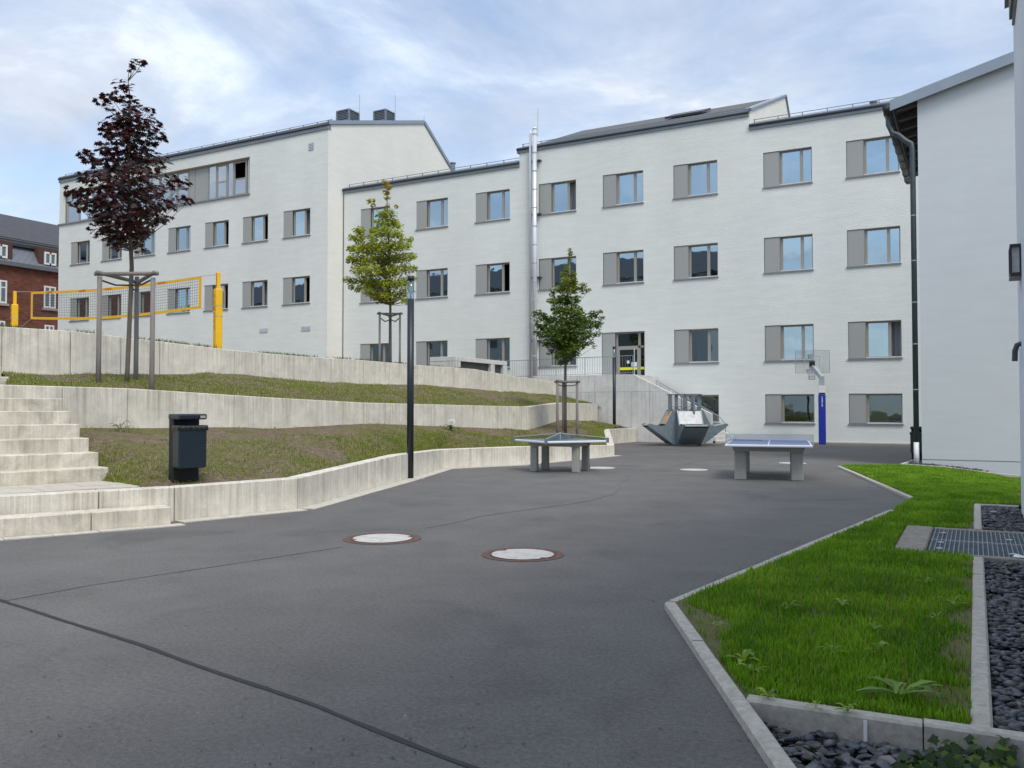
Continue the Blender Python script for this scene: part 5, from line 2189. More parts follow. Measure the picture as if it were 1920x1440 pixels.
fl_ = onz(1360, 832, 0.76)
fr_ = onz(1524, 835, 0.76)
ang = math.radians(11)
ax = Vector((math.cos(ang), math.sin(ang), 0))
ay = Vector((-ax.y, ax.x, 0))
mid = (fl_ + fr_) / 2
wt_ = 1.74
cen = mid + ay * 1.37
tt = thing('table_tennis_table', 'rectangular concrete table tennis table with white edge and steel net', 'table', (cen.x, cen.y, 0), ang, local=True)
MB().box(-wt_ / 2, wt_ / 2, -1.37, 1.37, 0.70, 0.755).build('table_top', 'table_white', tt, bevel=0.02, off=(0, 0, 0))
m = MB()
for a, b2, c, d in ((-0.83, -0.01, -1.33, -0.015), (0.01, 0.83, -1.33, -0.015), (-0.83, -0.01, 0.015, 1.33), (0.01, 0.83, 0.015, 1.33)):
    MB().box(a, b2, c, d, 0.7545, 0.7575).build('playing_field', 'table_blue', tt, off=(0, 0, 0))
leg_frame(tt, 0.57, 0.98, 0.24, 0.17, 0.70)
m = MB()
m.box(-wt_ / 2 - 0.04, wt_ / 2 + 0.04, -0.004, 0.004, 0.765, 0.92)
m.build('net', 'screen_steel', tt, off=(0, 0, 0))
m = MB()
m.box(-wt_ / 2 - 0.06, wt_ / 2 + 0.06, -0.008, 0.008, 0.92, 0.935)
m.build('net_rail', 'galv_pale', tt, off=(0, 0, 0))
for s in (-1, 1):
    MB().box(s * (wt_ / 2 + 0.05) - 0.012, s * (wt_ / 2 + 0.05) + 0.012, -0.02, 0.02, 0.68, 0.934).build('net_post', 'galv_pale', tt, off=(0, 0, 0))
dot = MB().box(-0.014, 0.014, -0.007, 0.007, -0.01, 0.01).mesh('net_hole', 'lamp_black')
for k in range(13):
    link('net_hole', dot, tt, (-wt_ / 2 + 0.05 + k * 0.055, 0, 0.80))

# square table with crossing nets
h1, h2, h3, h4 = onz(994, 883), onz(1080, 886), onz(1109, 882), onz(1020, 880)
cen = (h1 + h2 + h3 + h4) / 4
rot = math.radians(6)
t2 = thing('table_tennis_table', 'square concrete table tennis table with four nets meeting at the centre', 'table', (cen.x, cen.y, 0), rot, local=True)
leg_frame(t2, 0.52, 0.38, 0.17, 0.15, 0.70)
# corners: along +-x and +-y of a frame turned so that one corner points at the camera
fc = onz(1016, 829, 0.745)
a0 = math.atan2(fc.y - cen.y, fc.x - cen.x) - rot
rc = 1.20
crn = [(rc * math.cos(a0 + k * PI / 2), rc * math.sin(a0 + k * PI / 2)) for k in range(4)]
tp = []
for k in range(4):
    a, b2, c = Vector((*crn[k - 1], 0)), Vector((*crn[k], 0)), Vector((*crn[(k + 1) % 4], 0))
    tp += [b2 + (a - b2).normalized() * 0.08, b2 + (c - b2).normalized() * 0.08]
MB().hexa([(p.x, p.y, 0.70) for p in tp], [(p.x, p.y, 0.75) for p in tp]).build('table_top', 'table_white', t2, bevel=0.015, off=(0, 0, 0))
ins = [p * 0.955 for p in tp]
MB().hexa([(p.x, p.y, 0.7495) for p in ins], [(p.x, p.y, 0.7525) for p in ins]).build('playing_field', 'table_steel', t2, off=(0, 0, 0))
for k in range(4):
    u = Vector((*crn[k], 0))
    d = u.normalized()
    s = Vector((-d.y, d.x, 0)) * 0.004
    e = u * 0.985
    m = MB()
    m.hexa([s, e + s, e - s, -s], [s + ZU * 0, e + s, e - s, -s])
    m = MB()
    zi, zo = 0.90, 0.797
    m.hexa([(s.x, s.y, 0.755), (e.x + s.x, e.y + s.y, 0.755), (e.x - s.x, e.y - s.y, 0.755), (-s.x, -s.y, 0.755)],
           [(s.x, s.y, zi), (e.x + s.x, e.y + s.y, zo), (e.x - s.x, e.y - s.y, zo), (-s.x, -s.y, zi)])
    m.build('net', 'screen_steel', t2, off=(0, 0, 0))
    m = MB()
    m.beam((0, 0, zi + 0.008), (e.x, e.y, zo + 0.008), 0.02, 0.016)
    m.build('net_rail', 'galv_pale', t2, off=(0, 0, 0))
    pe_ = u * 0.97
    MB().beam((pe_.x, pe_.y, 0.69), (pe_.x, pe_.y, zo + 0.01), 0.09, 0.05).build('net_post', 'galvanised', t2, off=(0, 0, 0))
MB().cyl(0, 0, 0.75, 0.925, 0.02, 8).build('centre_post', 'galv_pale', t2, off=(0, 0, 0))

# ------------------------------------------------------------------ litter bins
def litter_bin(label, loc, rz):
    t = thing('litter_bin', label, 'bin', loc, rz, local=True)
    Z = (0, 0, 0)
    MB().box(-0.19, 0.19, 0.02, 0.17, -0.15, 0.94).build('post', 'bin_black', t, bevel=0.008, seg=1, off=Z)
    MB().box(-0.205, 0.205, -0.20, 0.025, 0.21, 0.80).build('body', 'bin_coat', t, bevel=0.025, off=Z)
    m = MB()
    m.box(-0.205, 0.205, -0.20, 0.175, 0.895, 0.975)
    m.build('hood', 'bin_coat', t, bevel=0.022, off=Z)
    m = MB()
    n = 40
    for k in range(n + 1):
        x = -0.212 + 0.424 * k / n
        zz_ = 0.765 + 0.012 * math.sin(k * 0.9) + 0.008 * math.sin(k * 2.1)
        y = -0.206 - 0.006 * abs(math.sin(k * 0.7))
        m.v += [(x, y, zz_ - 0.02), (x, y - 0.012, zz_ + 0.01), (x, -0.203, 0.812), (x, -0.17, 0.817)]
    for k in range(n):
        for q in range(3):
            m.f.append((4 * k + q, 4 * k + 4 + q, 4 * k + 5 + q, 4 * k + 1 + q))
    m.build('bag_rim', 'bag_black', t, smooth=True, off=Z)
    m = MB()
    n = 24
    for k in range(n + 1):
        y = -0.206 + 0.23 * k / n
        zz_ = 0.765 + 0.012 * math.sin(k * 1.1)
        m.v += [(-0.212, y, zz_ - 0.02), (-0.222, y, zz_ + 0.01), (-0.206, y, 0.812)]
    for k in range(n):
        for q in range(2):
            m.f.append((3 * k + q, 3 * k + 3 + q, 3 * k + 4 + q, 3 * k + 1 + q))
    m.build('bag_rim', 'bag_black', t, smooth=True, off=Z)
    MB().box(0.10, 0.175, -0.2035, -0.199, 0.915, 0.95).build('sticker', 'sticker', t, off=Z)
    return t


bp = W(-4.62, 12.15)
fd = RT - FW0            # faces the yard
litter_bin('dark navy litter bin with hood and black bag standing behind the low wall', (bp.x, bp.y, 0.45), math.atan2(fd.y, fd.x) + PI / 2)
b2p = onz(1712, 846)
b2x = ony(1706, 830, 27.4).x + 0.215
litter_bin('dark litter bin half hidden behind the downpipe of the grey building', (b2x, 27.6, 0.0), 0.0)

# ------------------------------------------------------------------ lamp posts
def lamp_post(label, p, h=4.33, r=0.073):
    t = thing('lamp_post', label, 'street lamp', (p.x, p.y, 0), 0.0, 'dark cylindrical lamp posts', local=True)
    Z = (0, 0, 0)
    MB().cyl(0, 0, -0.1, h - 0.49, r, 24).build('pole', 'dark_coat', t, smooth=False, off=Z)
    MB().ring((0, 0), r * 0.80, r * 0.97, h - 0.489, h - 0.10, 24).build('glass_sleeve', 'glass_clear', t, off=Z)
    MB().cyl(0, 0, h - 0.489, h - 0.10, r * 0.36, 12).build('light_core', 'panel_pale', t, off=Z)
    MB().cyl(0, 0, h - 0.099, h, r, 24).build('cap', 'dark_coat', t, off=Z)
    for o in t.children:
        if o.name.split('.')[0] in ('pole', 'glass_sleeve', 'cap'):
            for p_ in o.data.polygons:
                p_.use_smooth = abs(p_.normal.z) < 0.5
    return t


lamp_post('tall dark lamp post standing against the low wall in the foreground', onz(769, 898), 4.34)
lamp_post('distant dark lamp post in front of the concrete entrance stair', onz(1152, 829), 4.28)

# ------------------------------------------------------------------ basketball stand
hp_ = ony(1542, 832, 37.6)
hp_.z = 0
hrz = math.radians(12)
hs = thing('basketball_stand', 'basketball hoop on blue padded post in front of the facade', 'basketball hoop', tuple(hp_), hrz, local=True)
Z = (0, 0, 0)
sc_ = 37.6 * 0 + cam_dist(hp_.x, hp_.y) / F
MB().box(-0.14, 0.14, -0.14, 0.14, 0, 2.10).build('pad', 'blue_pad', hs, bevel=0.03, off=Z)
MB().box(-0.12, 0.12, -0.12, 0.12, 2.1, 2.16).build('pad_strap', 'lamp_black', hs, off=Z)
MB().box(-0.13, 0.13, -0.135, 0.10, 2.16, 2.46).build('label_board', 'white_paint', hs, off=Z)
tm = text_mesh('- - - -', 0.09, 'blue_pad')
link('print', tm, hs, (0, -0.138, 2.34), (PI / 2, 0, 0))
m = MB()
for k in range(9):
    wv = random.uniform(0.035, 0.06)
    m.box(-wv / 2, wv / 2, -0.1455, -0.1405, 1.58 + k * 0.048, 1.61 + k * 0.048)
pr = m.build('print', 'white_paint', hs, off=Z)
pr['kind'] = 'stuff'
MB().box(-0.10, 0.10, -0.10, 0.10, 2.0, 2.86).build('post', 'galv_pale', hs, bevel=0.01, off=Z)
m = MB()
m.beam((0.0, 0, 2.80), (-0.32, 0.45, 3.28), 0.17, 0.17)
m.build('arm', 'galv_pale', hs, bevel=0.01, off=Z)
MB().box(-0.48, -0.22, 0.40, 0.62, 3.12, 3.30).build('arm_head', 'galv_pale', hs, off=Z)
MB().box(-0.47, -0.24, 0.36, 0.40, 3.30, 3.50).build('mount_plate', 'lamp_black', hs, off=Z)
bx0, bx1, bz0, bz1, by = -1.02, 0.36, 3.02, 3.98, 0.66
m = MB()
m.beam((bx0, by, bz0), (bx1, by, bz0), 0.022, 0.022)
m.beam((bx0, by, bz1), (bx1, by, bz1), 0.022, 0.022)
m.beam((bx0, by, bz0), (bx0, by, bz1), 0.022, 0.022)
m.beam((bx1, by, bz0), (bx1, by, bz1), 0.022, 0.022)
m.beam((-0.65, by, 3.25), (-0.65, by, 3.72), 0.025, 0.025)
m.beam((-0.03, by, 3.25), (-0.03, by, 3.72), 0.025, 0.025)
m.beam((-0.65, by, 3.72), (-0.03, by, 3.72), 0.025, 0.025)
bb_ = m.build('backboard_frame', 'galv_pale', hs, off=Z)
rod = MB().tube([(0, by, bz0), (0, by, bz1)], 0.007, 5).mesh('rod', 'galv_thin')
for k in range(31):
    link('rod', rod, bb_, (bx0 + 0.02 + (bx1 - bx0 - 0.04) * k / 30, 0, 0))
m = MB()
cx_, cy_, rz2 = -0.34, by + 0.38, 3.16
pts_ = [(cx_ + 0.23 * math.cos(2 * PI * k / 20), cy_ + 0.23 * math.sin(2 * PI * k / 20), rz2) for k in range(21)]
m.tube(pts_, 0.014, 6)
m.build('rim', 'galv_thin', hs, off=Z)
m = MB()
for k in range(12):
    a = 2 * PI * k / 12
    m.tube([(cx_ + 0.22 * math.cos(a), cy_ + 0.22 * math.sin(a), rz2), (cx_ + 0.14 * math.cos(a + .2), cy_ + 0.14 * math.sin(a + .2), rz2 - 0.22), (cx_ + 0.13 * math.cos(a + .4), cy_ + 0.13 * math.sin(a + .4), rz2 - 0.42)], 0.006, 4)
for zz_, rr in ((-0.12, 0.18), (-0.26, 0.14), (-0.40, 0.13)):
    m.tube([(cx_ + rr * math.cos(2 * PI * k / 14), cy_ + rr * math.sin(2 * PI * k / 14), rz2 + zz_) for k in range(15)], 0.006, 4)
nt_ = m.build('chain_net', 'galv_thin', hs, off=Z)
nt_['kind'] = 'stuff'

# ------------------------------------------------------------------ seat and climbing sculpture
pc = onz(1284, 834)
pc = ony(1284, 834, 34.0)
ps_ = thing('climbing_seat', 'galvanised steel seating sculpture with outward wings and a cage of posts', 'play structure', (pc.x, pc.y, 0), YAW + math.radians(5), local=True)
prof = [(0.36, 0.02), (0.62, 0.06), (1.02, 0.36), (1.62, 0.78), (1.66, 0.86), (1.58, 0.90), (1.30, 0.83), (1.05, 0.80), (0.92, 0.86), (0.62, 1.44), (0.36, 1.48)]
wv = 0.50
for k in range(4):
    a = k * PI / 2
    d = Vector((math.cos(a), math.sin(a), 0))
    s = Vector((-d.y, d.x, 0))
    for q in (-1, 1):
        m = MB()
        base = s * (q * wv)
        m.prism([tuple(d * r + base + ZU * z) for r, z in prof], s * (0.035 * -q))
        m.build('side_plate', 'galvanised', ps_, off=Z)
    m = MB()
    sp = [(1.03, 0.775), (1.30, 0.80), (1.56, 0.865), (1.635, 0.84)]
    lo = [(r, z - 0.04) for r, z in sp]
    for (r0, z0), (r1, z1), (u0, w0), (u1, w1) in zip(sp[:-1], sp[1:], lo[:-1], lo[1:]):
        m.hexa([d * u0 - s * (wv - .04) + ZU * w0, d * u1 - s * (wv - .04) + ZU * w1, d * u1 + s * (wv - .04) + ZU * w1, d * u0 + s * (wv - .04) + ZU * w0],
               [d * r0 - s * (wv - .04) + ZU * z0, d * r1 - s * (wv - .04) + ZU * z1, d * r1 + s * (wv - .04) + ZU * z1, d * r0 + s * (wv - .04) + ZU * z0])
    m.build('seat', 'galv_pale', ps_, off=Z)
    m = MB()
    m.hexa([d * 0.90 - s * (wv - .04) + ZU * 0.88, d * 0.90 + s * (wv - .04) + ZU * 0.88, d * 0.86 + s * (wv - .04) + ZU * 0.88, d * 0.86 - s * (wv - .04) + ZU * 0.88],
           [d * 0.64 - s * (wv - .04) + ZU * 1.40, d * 0.64 + s * (wv - .04) + ZU * 1.40, d * 0.60 + s * (wv - .04) + ZU * 1.40, d * 0.60 - s * (wv - .04) + ZU * 1.40])
    m.build('backrest', ('panel_pale', 'panel_brown', 'panel_orange', 'panel_pale')[k], ps_, off=Z)
    m = MB()
    m.hexa([d * 0.62 - s * (wv - .04) + ZU * 0.065, d * 0.62 + s * (wv - .04) + ZU * 0.065, d * 0.66 + s * (wv - .04) + ZU * 0.065, d * 0.66 - s * (wv - .04) + ZU * 0.065],
           [d * 1.55 - s * (wv - .04) + ZU * 0.75, d * 1.55 + s * (wv - .04) + ZU * 0.75, d * 1.59 + s * (wv - .04) + ZU * 0.75, d * 1.59 - s * (wv - .04) + ZU * 0.75])
    m.build('hull_plate', 'zinc', ps_, off=Z)
for k in range(4):
    a = k * PI / 2 + PI / 4
    d = Vector((math.cos(a), math.sin(a), 0))
    s = Vector((-d.y, d.x, 0))
    c_ = d * 0.56
    MB().hexa([c_ - s * .17 + ZU * .80, c_ + s * .17 + ZU * .80, c_ + s * .17 + d * .03 + ZU * .80, c_ - s * .17 + d * .03 + ZU * .80],
              [c_ - s * .17 + ZU * 1.42, c_ + s * .17 + ZU * 1.42, c_ + s * .17 + d * .03 + ZU * 1.42, c_ - s * .17 + d * .03 + ZU * 1.42]).build('wood_panel', 'panel_brown', ps_, off=Z)
posts = []
for k in range(12):
    a = 2 * PI * (k + 0.5) / 12
    rr = 0.62 if k % 3 else 0.70
    x, y = rr * math.cos(a), rr * math.sin(a)
    MB().box(x - 0.035, x + 0.035, y - 0.035, y + 0.035, 1.0, 2.08).build('post', 'galvanised', ps_, off=Z)
for (x, y) in ((0.1, 0.1), (-0.1, 0.08), (0.06, -0.12), (-0.08, -0.1)):
    MB().cyl(x, y, 0, 2.06, 0.022, 6).build('climbing_pole', 'galv_thin', ps_, off=Z)
MB().ring((0, 0), 0.60, 0.72, 2.06, 2.09, 24).build('top_ring', 'zinc', ps_, off=Z)
MB().ring((0, 0), 0.66, 0.69, 1.56, 1.585, 24).build('hoop_ring', 'galv_thin', ps_, off=Z)
MB().ring((0, 0), 0.60, 0.64, 1.47, 1.49, 24).build('hoop_ring', 'galv_thin', ps_, off=Z)

# ------------------------------------------------------------------ volleyball net
vA = ond(408, 640, 23.9)
vB = ond(27, 600, 29.6)
vA.z = vB.z = 0


def vpost(label, p, zb, zt, rz):
    t = thing('volleyball_post', label, 'post', (p.x, p.y, zb), rz, 'padded yellow volleyball posts', local=True)
    h = zt - zb
    MB().box(-0.10, 0.10, -0.11, 0.11, -0.1, h - 0.46).build('pad', 'yellow_pad', t, bevel=0.03, off=Z)
    MB().box(-0.05, 0.05, -0.055, 0.055, h - 0.46, h).build('post', 'yellow_pad', t, bevel=0.01, off=Z)
    m = MB()
    for zz_ in (h - 0.95, h - 1.25):
        m.box(-0.103, 0.103, -0.113, 0.113, zz_, zz_ + 0.02)
    m.build('strap', 'rope_pale', t, off=Z)
    # printed letters running down the two faces that look at the yard
    for i, ch in enumerate('FUNTEC'):
        me = text_mesh(ch, 0.15, 'red_print')
        zz_ = h - 0.68 - i * 0.175
        link('letter', me, t, (-0.104, 0.0, zz_), frame_mat((0, -1, 0), (0, 0, 1)))
        link('letter', me, t, (0.0, -0.114, zz_), frame_mat((1, 0, 0), (0, 0, 1))) if False else None
    for i, ch in enumerate('FUNTEC'):
        me = text_mesh(ch, 0.075, 'red_print')
        link('letter', me, t, (-0.053, 0.0, h - 0.05 - i * 0.07), frame_mat((0, -1, 0), (0, 0, 1)))
    return t


ztA = ond(408, 511, 23.9).z
ztB = ond(27, 546, 29.6).z
rzv = YAW + math.radians(42)
vpost('padded yellow volleyball post right of the net, near the red maple', vA, 2.98, ztA, rzv)
vpost('padded yellow volleyball post in front of the brick house', vB, 3.15, ztB, rzv)
nA = ond(377.5, 548, 24.35)
nB = ond(58, 572, 29.1)
zA1, zA0 = ond(377.5, 517.5, 24.35).z, ond(377.5, 578, 24.35).z
zB1, zB0 = ond(58, 547, 29.1).z, ond(58, 598.5, 29.1).z
nn_ = Vector((nB.x - nA.x, nB.y - nA.y, 0))
LEN = nn_.length
nd = nn_.normalized()
vn = thing('volleyball_net', 'beach volleyball net with yellow border strung between yellow posts', 'net', (nA.x, nA.y, zA0))


def npnt(s, t):
    """s along net 0..1 from A to B, t 0..1 bottom to top, slight sag"""
    p = Vector((nA.x, nA.y, 0)).lerp(Vector((nB.x, nB.y, 0)), s)
    zt = zA1 + (zB1 - zA1) * s - 0.10 * math.sin(PI * s)
    zb = zA0 + (zB0 - zA0) * s - 0.14 * math.sin(PI * s)
    return Vector((p.x, p.y, zb + (zt - zb) * t))


nrm = Vector((-nd.y, nd.x, 0)) * 0.006


def band(t0, t1, s0, s1, n, name):
    m = MB()
    for k in range(n):
        a, b2 = s0 + (s1 - s0) * k / n, s0 + (s1 - s0) * (k + 1) / n
        q = [npnt(a, t0), npnt(b2, t0), npnt(b2, t1), npnt(a, t1)]
        m.hexa([p - nrm for p in q], [p + nrm for p in q])
    m.build(name, 'yellow_band', vn)


band(0.915, 1.0, 0, 1, 16, 'top_band')
band(0.0, 0.085, 0, 1, 16, 'bottom_band')
band(0.085, 0.915, 0, 0.012, 1, 'side_band')
band(0.085, 0.915, 0.988, 1.0, 1, 'side_band')
m = MB()
for k in range(1, 92):
    s = k / 92
    m.tube([npnt(s, 0.07), npnt(s, 0.93)], 0.0042, 3, False)
for k in range(1, 10):
    t = 0.07 + 0.86 * k / 10
    m.tube([npnt(i / 16, t) for i in range(17)], 0.0042, 3, False)
mesh_ = m.build('mesh', 'net_cord', vn)
mesh_['kind'] = 'stuff'
for s in (0.20, 0.50, 0.66, 0.87):
    me = text_mesh('FUNTEC', 0.10, 'red_print')
    p = npnt(s, 0.957)
    toward = Vector((-p.x, -p.y, 0))
    n_ = nrm.normalized()
    if n_.dot(toward) < 0:
        n_ = -n_
    xdir = Vector((0, 0, 1)).cross(n_)
    link('lettering', me, vn, p + n_ * 0.010 - Vector(ROOTS[vn.as_pointer()]), frame_mat(xdir, (0, 0, 1)))
m = MB()
m.tube([Vector((vA.x, vA.y, ztA - 0.06)), npnt(0, 1)], 0.007, 5)
m.tube([Vector((vA.x, vA.y, zA0 - 0.1)), npnt(0, 0)], 0.007, 5)
m.tube([Vector((vB.x, vB.y, ztB - 0.02)), npnt(1, 1)], 0.008, 5)
pm_ = npnt(1, 0).lerp(Vector((vB.x, vB.y, zB0 - 0.22)), 0.5) - ZU * 0.1
m.tube([npnt(1, 0), pm_, Vector((vB.x, vB.y, zB0 - 0.25))], 0.008, 5)
ropes = m.build('guy_ropes', 'rope_pale', vn)
ropes['kind'] = 'stuff'

# ------------------------------------------------------------------ trees
MAPLE = []
for a, r in ((-90, 0.10), (-62, 0.42), (-30, 0.62), (-12, 0.46), (8, 0.98), (28, 0.52), (50, 0.92), (68, 0.60), (90, 1.12), (112, 0.60), (130, 0.92), (152, 0.52), (172, 0.98), (192, 0.46), (210, 0.62), (242, 0.42)):
    MAPLE.append((r * math.cos(math.radians(a)), r * math.sin(math.radians(a)), 0.0))
MAPLE = np.array(MAPLE)
MAPLE[:, 2] = -0.18 * (MAPLE[:, 0] ** 2 + MAPLE[:, 1] ** 2)
SIMPLE = np.array([(0, -0.15, 0), (0.45, -0.05, -0.06), (0.95, 0.35, -0.2), (0.5, 0.5, -0.08), (0.45, 0.85, -0.2), (0, 1.1, -0.22), (-0.45, 0.85, -0.2), (-0.5, 0.5, -0.08), (-0.95, 0.35, -0.2), (-0.45, -0.05, -0.06)])


def leaves(name, pos_, nrm_, size, cols, shape, mat, parent, off):
    n = len(pos_)
    k = len(shape)
    V = np.zeros((n, k, 3))
    for i in range(n):
        z = np.array(nrm_[i])
        z = z / (np.linalg.norm(z) + 1e-9)
        a = np.random.rand() * 2 * PI
        t = np.array([math.cos(a), math.sin(a), 0.0])
        x = np.cross(t, z)
        x /= np.linalg.norm(x) + 1e-9
        y = np.cross(z, x)
        if y[2] > 0:
            y = -y
            x = -x
        R = np.stack([x, y, z], 0)
        V[i] = shape * size[i] @ R + np.array(pos_[i]) - np.array(off)
    flat = np.arange(n * k)
    counts = [k] * n
    CC = np.repeat(np.array(cols), k, axis=0)
    me = numpy_mesh(name, V.reshape(-1, 3), flat, counts, mat, CC)
    o = link(name, me, parent)
    o['kind'] = 'stuff'
    return o


def tree(label, base, trunk_pts, trunk_r, depth, clusters, per_area, lsize, colfn, shape, mat, seed):
    rg = random.Random(seed)
    np.random.seed(seed)
    t = thing('maple_tree', label, 'tree', tuple(base))
    tp = [Vector(base)] + [ond(x, y, depth) for x, y in trunk_pts]
    m = MB()
    m.tube(tp, trunk_r, 9)
    m.build('trunk', 'bark', t, smooth=True)
    br = MB()
    P_, N_, S_, C_ = [], [], [], []
    px_m = depth / F
    cx0 = sum(c[0] for c in clusters) / len(clusters)
    ymin, ymax = min(c[1] for c in clusters), max(c[1] for c in clusters)
    # silhouette half width as a function of height, for the depth spread
    for (cx, cy, cr) in clusters:
        near_ = [abs(q[0] - trunk_x(trunk_pts, cy)) + q[2] * 0.5 for q in clusters if abs(q[1] - cy) < 28]
        hw = max(near_) * px_m
        dx = (cx - trunk_x(trunk_pts, cy)) * px_m
        dmax = math.sqrt(max(0.02, hw * hw - dx * dx)) * 0.85
        n_sub = max(1, int(round(cr * px_m * dmax / (0.10 * 0.55))))
        n_sub = min(5, n_sub)
        for q in range(n_sub):
            dd_ = (rg.uniform(-1, 1)) * dmax if n_sub > 1 else rg.uniform(-0.5, 0.5) * dmax
            # same size from the camera at the shifted depth
            c = ond(cx + rg.uniform(-3, 3), cy + rg.uniform(-3, 3), depth + dd_)
            rr = cr * px_m
            # branch from the trunk
            ty = min(cy + 18 + abs(cx - trunk_x(trunk_pts, cy)) * 0.7, ymax + 4)
            s = ond(trunk_x(trunk_pts, ty), ty, depth)
            midp = s.lerp(c, 0.55) + Vector((0, 0, -0.04))
            br.tube([s, midp, c], [0.011, 0.007, 0.003], 5, False)
            nl = max(3, int(rr * rr * per_area / max(1, n_sub * 0.62)))
            for _ in range(nl):
                while True:
                    v = Vector((rg.uniform(-1, 1), rg.uniform(-1, 1), rg.uniform(-1, 1)))
                    if v.length < 1:
                        break
                p = c + Vector((v.x * rr * 1.18, v.y * rr * 1.18, v.z * rr * 0.95))
                P_.append(tuple(p))
                outw = (p - ond(trunk_x(trunk_pts, cy), cy + 40, depth)).normalized()
                nrm__ = Vector((rg.uniform(-.6, .6), rg.uniform(-.6, .6), 0.75)) + outw * 0.5
                N_.append(tuple(nrm__))
                S_.append(lsize * rg.uniform(0.65, 1.15))
                C_.append(colfn(rg, (cy - ymin) / (ymax - ymin), v))
    br.build('branches', 'bark', t)
    leaves('crown', P_, N_, S_, C_, shape, mat, t, tuple(base))
    return t


def trunk_x(pts, y):
    for (x0, y0), (x1, y1) in zip(pts[:-1], pts[1:]):
        if y1 <= y <= y0:
            return x1 + (x0 - x1) * (y - y1) / (y0 - y1)
    return pts[0][0] if y > pts[0][1] else pts[-1][0]


def find_z(grid, x, y):
    best = min((p for r in grid for p in r), key=lambda p: (p.x - x) ** 2 + (p.y - y) ** 2)
    return best.z


# red maple on the upper slope
D1 = 17.1
b1 = ond(237, 724, D1)
z1 = find_z(grid_up, b1.x, b1.y)
base1 = Vector((b1.x, b1.y, z1 - 0.1))
CL1 = [(258, 122, 13), (250, 128, 8), (266, 118, 8), (225, 158, 12), (243, 160, 9), (190, 186, 12), (212, 184, 12), (228, 178, 13), (243, 188, 13), (205, 200, 9), (262, 198, 13), (276, 208, 11), (246, 212, 16),
       (208, 232, 18), (230, 228, 20), (256, 232, 20), (280, 232, 17), (300, 238, 11), (196, 246, 14), (222, 254, 20), (248, 256, 22), (276, 258, 18), (307, 262, 8), (298, 252, 9),
       (152, 290, 11), (168, 292, 12), (186, 300, 13), (196, 278, 14), (214, 284, 18), (238, 288, 22), (264, 288, 21), (288, 294, 17), (312, 298, 11), (208, 306, 16), (176, 312, 8),
       (152, 330, 13), (172, 334, 16), (196, 336, 19), (222, 332, 22), (250, 326, 23), (278, 326, 19), (304, 318, 11),
       (132, 362, 12), (150, 368, 16), (172, 366, 17), (196, 368, 21), (222, 364, 24), (250, 362, 24), (278, 358, 20), (302, 352, 15), (324, 342, 15), (346, 338, 10), (340, 350, 10),
       (136, 384, 10), (156, 390, 13), (186, 396, 20), (214, 398, 24), (246, 396, 26), (276, 390, 20), (300, 386, 16), (322, 378, 13), (342, 374, 13), (356, 376, 7),
       (178, 412, 12), (204, 420, 20), (232, 424, 24), (262, 420, 24), (290, 412, 17), (308, 406, 10), (170, 428, 7), (196, 440, 15), (220, 446, 18), (246, 450, 18), (270, 440, 13), (206, 462, 11), (228, 464, 11), (264, 466, 8)]


def red_col(rg, t, v):
    k = rg.random()
    c = np.array([0.030, 0.009, 0.0115]) if k < 0.55 else (np.array([0.058, 0.010, 0.011]) if k < 0.88 else np.array([0.055, 0.030, 0.034]))
    return c * (0.7 + 0.6 * rg.random())


tree('young copper-red maple with dark purple leaves, tied between three posts', base1, [(239, 690), (243, 600), (247, 500), (243, 420), (241, 330), (243, 250), (244, 190), (240, 150), (243, 118)],
     [0.050, 0.046, 0.044, 0.042, 0.036, 0.028, 0.020, 0.013, 0.008, 0.004], D1, CL1, 1000, 0.086, red_col, MAPLE, 'leaf_red', 31)
for (x, y) in ((232, 493), (228, 507), (238, 502), (226, 530), (232, 526), (262, 468)):
    pass

# yellow-green maple on the plateau
D2 = 30.8
b2_ = ond(732, 700, D2)
base2 = Vector((b2_.x, b2_.y, 2.85))
CL2 = [(722, 342, 5), (728, 348, 6), (723, 362, 6), (727, 372, 6), (732, 350, 5), (727, 384, 4), (692, 376, 5), (700, 378, 6), (703, 388, 5), (742, 388, 4),
       (727, 396, 8), (720, 402, 9), (735, 404, 9), (708, 404, 6), (712, 416, 8), (724, 418, 11), (738, 418, 10), (748, 424, 7),
       (668, 434, 8), (678, 432, 8), (664, 446, 8), (676, 448, 10), (704, 432, 8), (716, 434, 11), (732, 436, 12), (748, 438, 9), (698, 446, 10), (756, 448, 6), (768, 450, 6),
       (656, 468, 8), (668, 466, 11), (684, 464, 12), (700, 464, 13), (718, 462, 14), (736, 462, 13), (752, 462, 10), (764, 460, 8),
       (660, 488, 9), (674, 488, 12), (690, 486, 13), (708, 486, 14), (728, 486, 14), (746, 484, 12), (762, 480, 10), (774, 480, 7),
       (668, 506, 10), (684, 506, 12), (702, 508, 13), (722, 508, 14), (742, 506, 13), (760, 504, 10), (774, 504, 7),
       (650, 526, 8), (662, 528, 8), (676, 526, 9), (692, 530, 11), (708, 532, 12), (726, 532, 13), (744, 530, 12), (760, 528, 10), (776, 524, 6),
       (656, 540, 6), (672, 540, 7), (690, 546, 9), (706, 552, 10), (722, 554, 10), (740, 552, 10), (756, 548, 9), (770, 546, 5), (714, 564, 7), (732, 564, 6), (760, 562, 7), (766, 568, 4)]


def yg_col(rg, t, v):
    k = rg.random()
    c = np.array([0.29, 0.33, 0.020]) if k < 0.5 else (np.array([0.19, 0.27, 0.016]) if k < 0.85 else np.array([0.42, 0.40, 0.035]))
    if t < 0.22 and k > 0.35:
        c = np.array([0.42, 0.31, 0.04])
    return c * (0.75 + 0.5 * rg.random()) * (1.0 + 0.12 * v.z)


